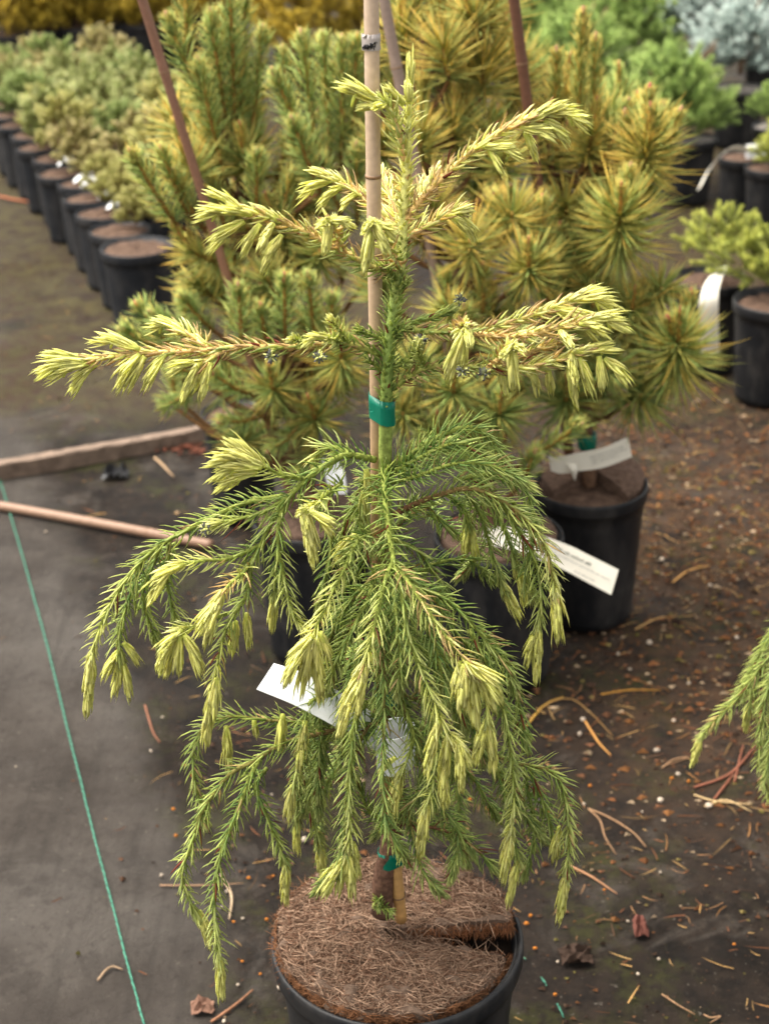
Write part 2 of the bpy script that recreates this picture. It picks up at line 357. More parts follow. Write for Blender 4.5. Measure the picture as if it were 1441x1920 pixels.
# ------------------------------------------------------------------ pots
def lathe(mb, prof, k=72, col=(.5, .5, .5), c=(0, 0, 0)):
    ph = np.linspace(0, 2 * pi, k, endpoint=False); pr = np.asarray(prof, float); n = len(pr)
    v = np.stack([pr[:, None, 0] * np.cos(ph), pr[:, None, 0] * np.sin(ph), pr[:, None, 1] * np.ones(k)], -1) + np.asarray(c)
    i = np.arange(n - 1)[:, None] * k; j = np.arange(k)[None]; j2 = (j + 1) % k
    A, B, C, D = (i + j).ravel(), (i + j2).ravel(), (i + k + j2).ravel(), (i + k + j).ravel()
    mb.add(v.reshape(-1, 3), np.concatenate([np.stack([A, B, C], 1), np.stack([A, C, D], 1)]), col)
POT_CACHE = {}
def pot_meshes(R, h, soil_drop, mat, soilmat, k):
    key = (R, h, soil_drop, mat.name, soilmat.name)
    if key in POT_CACHE: return POT_CACHE[key]
    rb = R * .8; wall = MB(); lip = .1 * R; t = .0022
    zz = np.linspace(0, h - .026, 14)
    outer = [(rb - .006, 0.0), (rb, .003)] + [(rb + (R * .955 - rb) * (z / h) + (.0007 if i % 4 == 0 else 0), z) for i, z in enumerate(zz) if z > .004]
    inner = [(R * .95 - t, h - .004), (rb - t, .012), (0.0001, .012)]
    lathe(wall, outer + [(R * .958, h - .024), (R * .958, h - .005)] + inner, k)
    rim = MB()
    lathe(rim, [(R * .957, h - .022), (R * .992, h - .021), (R, h - .017), (R * 1.004, h - .006), (R * 1.0, h - .001), (R * .985, h + .0012), (R * .962, h), (R * .945, h - .005), (R * .94, h - .02)], k)
    soil = MB(); sr = R * .938 - t
    rng = np.random.default_rng(int(R * 1e4)); nr, nk = 9, 40
    rr = np.linspace(0, 1, nr); ph = np.linspace(0, 2 * pi, nk, endpoint=False)
    v = np.stack([rr[:, None] * sr * np.cos(ph), rr[:, None] * sr * np.sin(ph), h - soil_drop + rng.normal(0, .0018, (nr, nk)) + .008 * (1 - rr[:, None] ** 2)], -1)
    i = np.arange(nr - 1)[:, None] * nk; j = np.arange(nk)[None]; j2 = (j + 1) % nk
    A, B, C, D = (i + j).ravel(), (i + nk + j).ravel(), (i + nk + j2).ravel(), (i + j2).ravel()
    soil.add(v.reshape(-1, 3), np.concatenate([np.stack([A, B, C], 1), np.stack([A, C, D], 1)]), (.1, .1, .1))
    POT_CACHE[key] = (wall.mesh('pot_wall', mat), rim.mesh('rim', mat), soil.mesh('soil', soilmat))
    return POT_CACHE[key]
def pot(loc, R, h, label, group=None, soil_drop=.02, mat=None, soilmat=None, k=72, rz=0, tilt=(0, 0)):
    e = empty('plant_pot', tuple(loc), label, 'plant pot', group, rz)
    e.rotation_euler = (tilt[0], tilt[1], rz)
    for nm, me in zip(('pot_wall', 'rim', 'soil'), pot_meshes(R, h, soil_drop, mat or M_POT, soilmat or M_SOIL, k)):
        o = bpy.data.objects.new(nm, me); COL.objects.link(o); o.parent = e
    return e

MX, MY = 0.0, 1.1933                   # axis of the potted weeping conifer
MAIN_R, MAIN_H = .12, .23
pot((MX, MY, 0), MAIN_R, MAIN_H, 'large black nursery pot with the round coir mat, holding the weeping conifer', soil_drop=.026, soilmat=M_SOIL_DARK, k=128)

# ------------------------------------------------------------------ coir disc with its open slit
def coir():
    rng = np.random.default_rng(12)
    e = empty('coir_mulch_disc', (MX - .004, MY + .004, MAIN_H), 'round brown coir mulch mat with a slit gaping open at one side', 'mulch mat')
    R = .1115; th = .012; a0, a1 = radians(-5), radians(360 - 14)       # solid sector from a0 round to a1
    nr, nk = 30, 190
    rr = np.linspace(.07, 1, nr); ph = np.linspace(a0, a1, nk)
    RR, PH = np.meshgrid(rr, ph, indexing='ij')
    wob = .0022 * np.sin(9 * PH + 1) + .0016 * np.sin(23 * PH) + .0012 * np.sin(41 * PH + 2)
    Rm = R + wob
    def lift(RR, PH):
        back = np.exp(-((PH - a0) / .75) ** 2)                 # lip of the slit stands up at the back edge
        front = np.exp(-((PH - a1) / .5) ** 2)
        x = RR * np.cos(PH)
        return back * (.004 + .012 * RR) - front * .008 * RR - .0045 * (x / 1.0) * (1 - back) + .003
    x, y = RR * Rm * np.cos(PH), RR * Rm * np.sin(PH)
    bum = np.zeros_like(x)
    for k in range(40):
        a = rng.uniform(0, 2 * pi); w = rng.uniform(60, 420); bum += .0009 / (1 + w / 150) * np.sin(w * (x * cos(a) + y * sin(a)) + rng.uniform(0, 6))
    zt = lift(RR, PH) + bum * 1.4 - .003 * (RR > .97)
    top = np.stack([x, y, zt], -1); bot = np.stack([x * .985, y * .985, zt - th], -1)
    mb = MB()
    def sheet(v, flip):
        n, m = v.shape[:2]; i = (np.arange(n - 1)[:, None] * m + np.arange(m - 1)[None]).ravel()
        A, B, C, D = i, i + m, i + m + 1, i + 1
        T = np.concatenate([np.stack([A, B, C], 1), np.stack([A, C, D], 1)])
        mb.add(v.reshape(-1, 3), T[:, ::-1] if flip else T, (.2, .14, .1))
    sheet(top, False); sheet(bot, True)
    for s in (np.stack([top[-1], bot[-1]]), np.stack([top[0], bot[0]]), np.stack([top[:, 0], bot[:, 0]]), np.stack([top[:, -1], bot[:, -1]])):
        mid = (s[0] + s[1]) / 2 + rng.normal(0, .0007, s[0].shape); sheet(np.stack([s[0], mid, s[1]]), False)
    o = mb.build('mat', M_COIR); o.parent = e; o.matrix_parent_inverse.identity()
    # loose fibres lying on and hanging out of it
    f = MB(); n = 13000
    r = np.sqrt(rng.uniform(.02, 1.0, n)); p = rng.uniform(a0, a1, n); Rw = R + .0022 * np.sin(9 * p + 1)
    b = np.stack([r * Rw * np.cos(p), r * Rw * np.sin(p), lift(r, p) + rng.uniform(.0, .004, n)], 1)
    an = rng.uniform(0, 2 * pi, n); d0 = norm(np.stack([np.cos(an), np.sin(an), rng.normal(.05, .14, n)], 1))
    an2 = an + rng.normal(0, .8, n); d1 = norm(np.stack([np.cos(an2), np.sin(an2), rng.normal(-.18, .2, n)], 1))
    L = rng.gamma(3, .0055, n).clip(.004, .042); tip = b + L[:, None] * (d0 + d1) / 2
    bad = np.hypot(tip[:, 0], tip[:, 1]) > R * 1.03
    tp = np.mod(np.arctan2(tip[:, 1], tip[:, 0]) - a0, 2 * pi) > (a1 - a0); keep = ~(bad | tp)
    # drape on the surface
    d1[:, 2] += 0
    t_ = rng.uniform(0, 1, n)[:, None]; g = rng.uniform(.55, 1.25, n)[:, None]
    c = (S(92, 63, 47) * (1 - t_) + S(164, 136, 114) * t_) * g
    k = keep; blades(f, b[k], d0[k], d1[k], np.tile([0, 0, 1.0], (k.sum(), 1)), L[k], rng.uniform(.00028, .0006, n)[k], c[k], c[k] * .9, rings=(0, .3, .65), prof=(.8, 1, .9), flat=.8)
    # edge fringe
    n = 5200; p = rng.uniform(a0, a1, n); z = rng.uniform(-th, .001, n)
    b = np.stack([R * .995 * np.cos(p), R * .995 * np.sin(p), lift(np.ones(n), p) + z], 1)
    rad = np.stack([np.cos(p), np.sin(p), 0 * p], 1); tg = np.stack([-np.sin(p), np.cos(p), 0 * p], 1)
    d0 = norm(rad * .35 + tg * rng.normal(0, 1, (n, 1)) + np.array([0, 0, 1]) * rng.normal(-.15, .4, (n, 1)))
    d1 = norm(d0 + np.array([0, 0, -1]) * rng.uniform(0, .9, (n, 1)) - rad * .3)
    c = S(120, 82, 56) * rng.uniform(.5, 1.3, (n, 1))
    blades(f, b, d0, d1, tg + .01, rng.uniform(.004, .015, n), rng.uniform(.00022, .00046, n), c, c)
    for pp, side in ((a0, 1), (a1, -1)):                          # fringe on the two slit faces
        n = 700; r = rng.uniform(.12, 1, n) * R
        b = np.stack([r * cos(pp), r * sin(pp), lift(r / R, np.full(n, pp)) - rng.uniform(0, th, n)], 1)
        d0 = norm(np.stack([sin(pp) * np.ones(n) * side, -cos(pp) * np.ones(n) * side, rng.normal(-.2, .4, n)], 1) + rng.normal(0, .7, (n, 3)))
        c = S(128, 84, 56) * rng.uniform(.5, 1.2, (n, 1))
        blades(f, b, d0, norm(d0 + [0, 0, -.5]), np.tile([.3, .2, 1.0], (n, 1)), rng.uniform(.003, .011, n), rng.uniform(.0002, .0004, n), c, c)
    o = f.build('fibres', M_FIBRE); o.parent = e; o.matrix_parent_inverse.identity(); tag(o, kind='stuff')
coir()

# ------------------------------------------------------------------ weeping conifer
def trunk_Y(y): return MY
def W(pts, base=MY):
    return np.array([Pl(x, y, base + (d[0] if d else 0)) for x, y, *d in pts])
G_DARK, G_MID, G_LITE = S(90, 124, 62), S(140, 166, 82), S(210, 214, 112)
CREAM, CREAM_HI, CREAM_GR, RED, PEACH = S(252, 244, 146), S(254, 249, 192), S(226, 231, 116), S(120, 56, 46), S(254, 214, 158)
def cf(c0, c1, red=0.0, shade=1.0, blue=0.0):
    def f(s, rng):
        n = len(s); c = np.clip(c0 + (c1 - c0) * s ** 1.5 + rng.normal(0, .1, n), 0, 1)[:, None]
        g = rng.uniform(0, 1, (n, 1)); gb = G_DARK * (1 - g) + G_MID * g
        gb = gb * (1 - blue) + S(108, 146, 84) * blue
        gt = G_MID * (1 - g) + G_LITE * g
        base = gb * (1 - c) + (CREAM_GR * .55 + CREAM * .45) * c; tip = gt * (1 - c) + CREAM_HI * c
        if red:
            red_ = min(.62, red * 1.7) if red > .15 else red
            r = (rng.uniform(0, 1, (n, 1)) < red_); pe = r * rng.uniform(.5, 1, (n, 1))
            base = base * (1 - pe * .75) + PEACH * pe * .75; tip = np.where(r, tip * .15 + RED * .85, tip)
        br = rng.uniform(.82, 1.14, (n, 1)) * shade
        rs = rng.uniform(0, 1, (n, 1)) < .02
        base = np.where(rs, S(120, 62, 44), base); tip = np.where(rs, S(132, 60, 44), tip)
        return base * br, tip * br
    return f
def cbud(green):
    def f(s, rng):
        n = len(s); g = np.clip(rng.normal(green * .42, .22, n), 0, 1)[:, None]
        v_ = rng.uniform(.8, 1.12, (n, 1)); b = (CREAM * (1 - g) + CREAM_GR * g) * v_; t = CREAM_GR * (.45 + .4 * g) + CREAM_HI * (.55 - .4 * g)
        return np.minimum(b, .95), np.minimum(t * (.35 + .65 * v_), .95)
    return f
tree = empty('weeping_conifer', (MX, MY, MAIN_H), 'weeping conifer with cream shoot tips in the nearest pot, tied to a bamboo cane', 'conifer')
_rng = np.random.default_rng(77)
BARK_G, BARK_B = S(132, 142, 66), S(98, 72, 58)

def bud(parent, a, b, d, width=1.0, green=.3, sag=.25):
    """closed brush of new needles from pixel a to pixel b, depth offset d (start, end)"""
    A, B = Pl(*a, MY + d[0]), Pl(*b, MY + d[1]); L = np.linalg.norm(B - A)
    mid = (A + B) / 2 + np.array([0, 0, sag * L * .35])
    path = spline([A, mid, B], 14); m = MB()
    tube(m, [A, mid, A * .35 + B * .65], [.0022, .0026, .0008], CREAM_GR * .9, 6, 8)
    nl = min(.0215, max(.0105, L * .62)) * (1 + .1 * _rng.normal())
    t = path[: max(6, int(14 * (1 - .62 * nl / L)))]
    needles_on(m, t, 1800 if L > .02 else 2700, nl, (20, 11), (-3, -10), .00130 * width * _rng.uniform(.85, 1.15), cbud(green), _rng, fade=.9, jit=.06, off=.0012 * width)
    return m.build('shoot_tip', M_NEEDLE, parent)
def shoot(pts, c=(0, 0), red=0, L=.019, dens=820, th=((60, 46), (30, 20)), w=.00102, buds=(), r=(.0019, .001), bark=None, tip=True, shade=1.0, blue=0.0, s0=.02, bare=0):
    dens = dens * .7 if dens > 1150 else dens; w = max(w, .00102)
    p3 = W(pts); n = max(12, len(pts) * 5); m = MB()
    brk = bark if bark is not None else [BARK_G * .8, BARK_G]
    path = tube(m, p3, r, brk, 7, n)
    o = m.build('branch', M_BARK, tree)
    nm = MB(); needles_on(nm, path, dens, L, th[0], th[1], w, cf(*c, red, shade, blue), _rng, s0=max(s0, bare), off=.0008)
    if tip:        # open little tuft closing the end of the shoot
        needles_on(nm, path[-4:], dens * 2.2, L * .8, (34, 16), (10, -4), w, cf(c[1], min(1, c[1] + .25), red * .3, shade, blue), _rng, off=.0004, jit=.1)
    ob = nm.build('needles', M_NEEDLE, o); tag(ob, kind='stuff')
    for bd in buds: bud(o, *bd)
    return o

# trunk with its scaly green leader
TR = [(716, 1712, 0), (720, 1640, 0), (733, 1570, .0), (741, 1470, .004), (734, 1300, .004), (727, 1120, .003), (722, 960, .0), (722, 870, .0), (723, 790, -.004), (727, 680, -.004), (738, 580, -.002), (752, 480, 0), (757, 390, 0), (764, 270, 0), (767, 165, 0)]
tm = MB()
tp = tube(tm, W(TR), [.0105, .0095, .009, .0085, .0078, .0068, .0062, .006, .0058, .0054, .0048, .0045, .0038, .003, .002], [BARK_B * .8, BARK_B, BARK_B, BARK_B * .9, BARK_B, S(104, 84, 60), S(112, 98, 62), S(118, 112, 62), S(142, 146, 78), S(128, 142, 72), S(122, 142, 72), S(132, 148, 78), S(196, 196, 116), S(212, 208, 128), S(205, 208, 112)], 14, 90, rough=.035, rng=_rng)
trunk = tm.build('trunk', M_BARK, tree)
lead = W(TR)[8:]
lp = spline(lead, 60); nm = MB()
needles_on(nm, lp[:35], 1150, .0135, (26, 30), (58, 62), .0014, cf(.05, .25), _rng, s0=.05, off=.0032, jit=.15)
needles_on(nm, lp[33:], 950, .0155, (26, 28), (70, 74), .00145, cf(.85, 1.05, .06), _rng, off=.0018, jit=.14)
tag(nm.build('needles', M_NEEDLE, trunk), kind='stuff')
bud(trunk, (767, 168), (769, 97), (0, 0), 1.0, .55, 0)
bud(trunk, (766, 190), (764, 152), (-.004, -.006), 1.2, .65, 0)
bud(trunk, (757, 195), (714, 173), (-.006, -.012), .9, .45, .6)

UP = dict(th=((54, 42), (22, 12)), L=.0165, w=.00142, dens=1300, r=(.0026, .0014))
CT = [S(214, 176, 116), S(224, 204, 132)]
# --- top whorl
shoot([(758, 300, 0), (744, 240, -.006), (728, 202, -.012), (712, 190, -.016)], (.55, .6), .0, **UP, bark=CT, buds=[
    ((716, 193), (627, 204), (-.016, -.026), 1.0, .35, .75), ((712, 196), (668, 206), (-.018, -.024), .95, .4, .1), ((722, 196), (700, 205), (-.016, -.035), 1.0, .4, .1)])
# --- big right-hand shoot
shoot([(756, 415, 0), (800, 362, -.008), (845, 318, -.012), (900, 272, -.016), (960, 236, -.02), (1010, 214, -.022), (1045, 205, -.024)], (.8, 1), .32, **UP, bark=CT, buds=[
    ((1020, 212), (1101, 249), (-.022, -.03), 1.15, .3, .6), ((985, 228), (1060, 208), (-.022, -.03), 1, .3, .3), ((905, 275), (979, 304), (-.018, -.03), 1.1, .25, .5), ((917, 280), (941, 331), (-.018, -.028), .9, .35, .2),
    ((975, 240), (1036, 274), (-.02, -.03), 1.1, .25, .5), ((984, 248), (1006, 303), (-.02, -.02), .95, .4, .2), ((1020, 225), (1066, 280), (-.022, -.028), 1.0, .4, .4)])
# --- small right shoot below it
shoot([(762, 445, 0), (800, 424, .012), (835, 402, .02), (866, 393, .026)], (.8, .95), .35, **UP, bark=CT, buds=[
    ((850, 396), (888, 402), (.024, .03), .9, .2, .4), ((858, 400), (886, 456), (.026, .028), 1.0, .3, .5), ((840, 404), (872, 436), (.02, .02), .85, .3, .4)])
# --- shoots pointing away behind leader and cane
shoot([(756, 430, .005), (738, 385, .04), (722, 345, .075), (714, 320, .1)], (.85, 1), .3, **UP, bark=CT)
shoot([(760, 425, .005), (785, 375, .04), (805, 340, .075), (818, 318, .095)], (.85, 1), .22, **UP, bark=CT)
shoot([(752, 440, 0), (716, 400, .025), (684, 372, .035), (650, 348, .045), (618, 331, .05)], (.7, .95), .25, **UP, bark=CT, buds=[
    ((628, 335), (578, 327), (.05, .05), 1, .2, .3), ((622, 338), (563, 383), (.05, .045), 1.05, .35, .5), ((640, 350), (595, 402), (.045, .04), 1, .4, .4), ((670, 362), (640, 398), (.04, .03), .9, .4, .4)])
# --- left upper branch
shoot([(752, 512, 0), (697, 500, -.014), (655, 478, -.02), (614, 456, -.026), (572, 434, -.03), (530, 417, -.034), (489, 403, -.038), (450, 394, -.04)], (.25, 1), .34, **UP, bark=[BARK_G, S(214, 180, 116), S(222, 200, 128)], buds=[
    ((455, 394), (383, 364), (-.04, -.04), 1, .25, .3), ((452, 400), (368, 424), (-.042, -.048), 1.15, .3, .5), ((470, 402), (420, 402), (-.045, -.06), 1, .25, .3), ((458, 415), (399, 474), (-.042, -.05), 1.15, .4, .4),
    ((488, 420), (454, 484), (-.042, -.05), 1.05, .35, .3), ((512, 420), (488, 470), (-.045, -.06), 1.2, .3, .2), ((528, 440), (492, 518), (-.04, -.05), 1.2, .35, .3), ((520, 412), (470, 392), (-.04, -.035), .9, .3, .3)])
shoot([(640, 472, -.02), (630, 438, -.045), (616, 416, -.075)], (.5, 1), .2, **UP, bark=CT, buds=[((616, 413), (611, 472), (-.076, -.082), 1.35, .2, .2), ((618, 414), (662, 436), (-.076, -.08), 1.0, .25, .6), ((614, 414), (594, 432), (-.076, -.085), 1.0, .25, .4)])
shoot([(748, 500, -.004), (726, 455, -.045), (700, 422, -.085)], (.4, 1), .2, **UP, bark=CT, buds=[((697, 418), (685, 508), (-.086, -.09), 1.2, .25, .3), ((699, 418), (724, 482), (-.086, -.094), 1.25, .2, .4), ((701, 418), (742, 456), (-.086, -.088), 1.0, .3, .6), ((697, 417), (681, 440), (-.086, -.1), 1.1, .3, .3)])
# --- left middle branch (long, level)
shoot([(712, 664, 0), (655, 646, -.012), (610, 645, -.02), (564, 650, -.024), (518, 650, -.028), (454, 650, -.03), (399, 654, -.032), (335, 659, -.034), (271, 661, -.036), (211, 668, -.038), (152, 677, -.04)], (.1, 1.05), .3, **UP, bark=[BARK_G, S(206, 172, 110), S(222, 200, 128)], buds=[
    ((160, 675), (78, 682), (-.04, -.044), 1.0, .4, .4), ((158, 679), (72, 716), (-.042, -.05), 1.1, .45, .5), ((165, 682), (94, 722), (-.042, -.05), 1, .4, .4), ((180, 682), (138, 742), (-.04, -.045), 1.05, .4, .4),
    ((262, 664), (222, 732), (-.04, -.05), 1.25, .35, .4), ((272, 668), (243, 736), (-.04, -.044), 1.1, .4, .3), ((310, 664), (276, 728), (-.038, -.044), 1.25, .35, .3), ((262, 655), (178, 652), (-.04, -.03), 1.0, .35, .5),
    ((368, 680), (322, 706), (-.04, -.05), 1, .4, .5), ((372, 682), (344, 748), (-.045, -.05), 1.0, .45, .2), ((388, 682), (364, 733), (-.04, -.04), .9, .45, .2), ((396, 680), (378, 749), (-.042, -.05), 1.15, .4, .2)])
shoot([(430, 652, -.03), (400, 668, -.036), (372, 682, -.042)], (.5, 1), .1, **UP, bark=CT)
shoot([(392, 652, -.03), (360, 630, -.012), (330, 614, .004)], (.75, 1), .35, **UP, bark=CT, buds=[((335, 616), (280, 630), (.004, .01), 1.0, .35, .7), ((342, 614), (290, 607), (.004, .01), .9, .3, .3)])
shoot([(655, 646, -.012), (638, 622, -.02), (621, 600, -.03)], (.35, .75), 0, L=.012, w=.001, dens=1500, th=UP['th'])
shoot([(640, 645, -.015), (625, 636, -.035), (612, 634, -.05)], (.3, .8), 0, L=.012, w=.001, dens=1500, th=UP['th'], buds=[((614, 632), (566, 660), (-.05, -.06), 1.0, .35, .7)])
shoot([(575, 650, -.024), (562, 640, -.034), (546, 636, -.045)], (.4, .8), 0, L=.011, w=.001, dens=1500, th=UP['th'])
# --- right middle branches
shoot([(742, 612, 0), (775, 604, .01), (812, 596, .014), (848, 580, .018)], (0, .2), 0, L=.011, w=.001, dens=1500, th=UP['th'])
shoot([(746, 614, 0), (800, 622, -.016), (845, 620, -.024), (890, 624, -.03), (940, 610, -.034), (990, 594, -.038), (1040, 575, -.04), (1085, 556, -.04)], (.05, 1.1), .34, **UP, bark=[BARK_G, S(210, 200, 120)], buds=[
    ((1070, 562), (1152, 598), (-.04, -.044), 1.15, .3, .7), ((1078, 558), (1128, 552), (-.04, -.035), 1.0, .25, .5), ((1040, 580), (1123, 642), (-.042, -.056), 1.35, .35, .5)])
shoot([(890, 626, -.03), (950, 630, -.045), (1010, 622, -.052), (1070, 608, -.056), (1110, 598, -.058)], (.7, 1), .3, **UP, bark=CT, buds=[
    ((1095, 598), (1169, 630), (-.058, -.062), 1.2, .3, .6), ((1085, 606), (1140, 640), (-.06, -.066), 1.1, .35, .5), ((1050, 622), (1070, 655), (-.058, -.08), 1.25, .25, .2)])
shoot([(738, 728, 0), (775, 700, -.012), (815, 686, -.022), (870, 688, -.032), (940, 688, -.042), (1000, 686, -.05), (1050, 672, -.056), (1098, 657, -.06)], (.05, 1.1), .28, **UP, bark=[BARK_G, S(210, 200, 120)], buds=[
    ((1080, 660), (1155, 668), (-.06, -.064), 1.15, .3, .4), ((1070, 665), (1077, 724), (-.06, -.074), 1.35, .25, .2), ((1085, 670), (1107, 744), (-.06, -.066), 1.15, .35, .2), ((1066, 690), (1078, 755), (-.056, -.054), 1.05, .45, .1),
    ((1122, 668), (1130, 733), (-.062, -.066), 1.2, .35, .2), ((1132, 672), (1170, 728), (-.062, -.068), 1.1, .4, .5), ((938, 694), (948, 740), (-.042, -.042), 1.1, .45, .1), ((998, 692), (1006, 738), (-.046, -.045), 1, .45, .1), ((1026, 690), (1032, 735), (-.05, -.04), 1, .45, .1)])
shoot([(850, 622, -.024), (862, 616, -.05), (872, 610, -.078)], (.4, 1), .45, **UP, bark=CT, buds=[((868, 624), (840, 712), (-.078, -.082), 1.3, .25, .3), ((874, 612), (882, 652), (-.08, -.095), 1.15, .2, .2), ((872, 630), (868, 690), (-.07, -.07), 1.1, .3, .2)])
shoot([(915, 690, -.04), (940, 668, -.06), (958, 650, -.082)], (.5, 1), .25, **UP, bark=CT, buds=[((958, 652), (963, 733), (-.083, -.088), 1.35, .25, .2), ((960, 650), (940, 676), (-.083, -.1), 1, .3, .3), ((962, 650), (985, 668), (-.083, -.1), 1, .25, .4)])
shoot([(930, 690, -.04), (975, 668, -.03), (1020, 650, -.03), (1060, 640, -.03)], (.7, 1), .35, **UP, bark=CT)
shoot([(760, 690, -.004), (775, 658, -.014), (792, 640, -.028)], (.2, .5), 0, L=.011, w=.001, dens=1500, th=UP['th'])
shoot([(800, 690, -.018), (784, 662, -.032), (786, 646, -.04)], (.2, .6), 0, L=.01, w=.001, dens=1500, th=UP['th'])
# short sprigs on the green trunk
for x, y, dx, dy in ((700, 640, -28, -22), (735, 560, 26, -34), (742, 530, -22, -30), (728, 640, 34, -24), (712, 700, -22, -26), (735, 690, 30, -10), (735, 510, -50, -18)):
    shoot([(722 + (752 - 722) * (700 - y) / 220, y, 0), (x + dx * .6, y + dy * .7, -.008), (x + dx, y + dy, -.014)], (0, .15), 0, L=.011, w=.001, dens=1500, th=UP['th'], r=(.0016, .001))

# --- lower weeping skirt
LEFT = [(703, 862, 0), (651, 853, -.012), (617, 868, -.022), (572, 901, -.034), (534, 942, -.045), (505, 988, -.052), (484, 1030, -.058), (462, 1068, -.062)]
shoot(LEFT, (0, .25), 0, r=(.003, .0015))
shoot([(660, 852, -.012), (630, 838, 0), (602, 842, .01), (588, 860, .014)], (.2, .7), 0)
shoot([(575, 898, -.034), (540, 894, -.04), (505, 880, -.045), (488, 872, -.048)], (.1, .8), 0, buds=[((492, 870), (416, 842), (-.05, -.05), 1.15, .2, .5), ((494, 874), (393, 884), (-.05, -.06), 1.3, .25, .7), ((490, 878), (398, 905), (-.052, -.06), 1.15, .35, .6), ((484, 884), (403, 930), (-.05, -.058), 1.15, .35, .5), ((480, 886), (425, 922), (-.045, -.045), 1, .4, .4)])
shoot([(545, 928, -.042), (488, 962, -.046), (436, 974, -.05), (400, 984, -.054)], (0, .75), .04)
shoot([(530, 930, -.03), (470, 940, -.02), (422, 958, -.012), (363, 988, -.008), (309, 1017, -.01), (267, 1051, -.014), (230, 1097, -.02), (201, 1147, -.026), (180, 1197, -.03), (170, 1240, -.034)], (0, .8), .04, r=(.0024, .0012), buds=[((171, 1225), (164, 1342), (-.034, -.04), 1.35, .35, .1)])
shoot([(268, 1055, -.012), (251, 1097, -.004), (234, 1147, .0), (222, 1188, .002), (226, 1236, 0)], (0, .4), 0, buds=[((224, 1218), (199, 1277), (0, -.004), 1, .45, .3), ((232, 1205), (257, 1247), (0, 0), 1, .45, .4), ((228, 1236), (216, 1302), (0, 0), .95, .5, .1), ((230, 1240), (244, 1314), (0, -.004), 1.1, .45, .2)])
shoot([(300, 1030, -.008), (270, 1100, .012), (274, 1150, .018), (300, 1210, .02)], (0, .3), 0)
shoot([(318, 1020, -.008), (313, 1072, .02), (317, 1113, .026), (336, 1180, .03)], (.05, .3), 0)
shoot([(488, 1022, -.056), (430, 1047, -.066), (380, 1051, -.072), (330, 1063, -.078)], (.1, .95), .04, buds=[((345, 1056), (284, 1130), (-.078, -.086), 1.25, .25, .6), ((340, 1060), (300, 1100), (-.08, -.09), 1, .3, .6)])
shoot([(466, 1060, -.062), (455, 1075, -.075), (430, 1096, -.088), (412, 1118, -.095)], (.5, 1), .3, L=.019, w=.0009, buds=[((418, 1108), (388, 1214), (-.096, -.104), 1.4, .25, .4), ((412, 1120), (378, 1190), (-.096, -.1), 1.1, .3, .4)])
shoot([(470, 1062, -.06), (463, 1113, -.066), (425, 1176, -.072), (407, 1247, -.076), (398, 1300, -.08)], (.1, .95), .03, L=.0195, buds=[((400, 1290), (386, 1402), (-.08, -.086), 1.35, .3, .1), ((462, 1150), (466, 1217), (-.066, -.066), 1, .45, .1), ((442, 1165), (436, 1225), (-.066, -.066), 1, .45, .1), ((406, 1270), (402, 1350), (-.08, -.09), 1, .35, .1)])
shoot([(425, 1150, -.07), (376, 1172, -.08), (335, 1182, -.086)], (.3, .9), .0, buds=[((342, 1180), (298, 1264), (-.088, -.096), 1.2, .35, .6), ((338, 1192), (334, 1258), (-.088, -.092), 1.05, .4, .2), ((345, 1190), (376, 1270), (-.088, -.092), 1.15, .4, .5), ((332, 1190), (311, 1274), (-.085, -.085), 1, .4, .4)])
shoot([(534, 942, -.045), (522, 985, -.06), (522, 1030, -.066), (534, 1092, -.072), (547, 1147, -.076), (572, 1182, -.078)], (.05, .75), .03)
shoot([(520, 1030, -.05), (516, 1080, -.046), (514, 1120, -.044)], (.1, .4), 0, buds=[((515, 1110), (508, 1184), (-.044, -.046), 1.05, .45, .1)])
shoot([(640, 905, -.02), (612, 928, -.06), (580, 955, -.1)], (.1, .9), 0, buds=[((572, 958), (588, 1060), (-.105, -.114), 1.25, .15, .3), ((578, 958), (623, 1012), (-.105, -.11), 1.15, .2, .6), ((566, 962), (574, 1005), (-.108, -.12), 1.15, .15, .3), ((572, 956), (556, 975), (-.105, -.12), .9, .15, .5)])
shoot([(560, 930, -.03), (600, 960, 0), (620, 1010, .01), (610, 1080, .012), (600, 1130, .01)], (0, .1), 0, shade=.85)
shoot([(690, 930, 0), (655, 965, .02), (640, 1010, .03), (650, 1060, .03)], (.1, .3), 0, buds=[((668, 1000), (630, 1060), (.0, -.01), 1, .5, .4)])
shoot([(700, 890, 0), (680, 935, -.01), (675, 985, -.015), (690, 1030, -.02)], (.2, .4), 0, buds=[((686, 880), (690, 935), (-.01, -.012), 1, .3, .2), ((682, 920), (684, 980), (-.01, -.012), 1, .35, .2)])
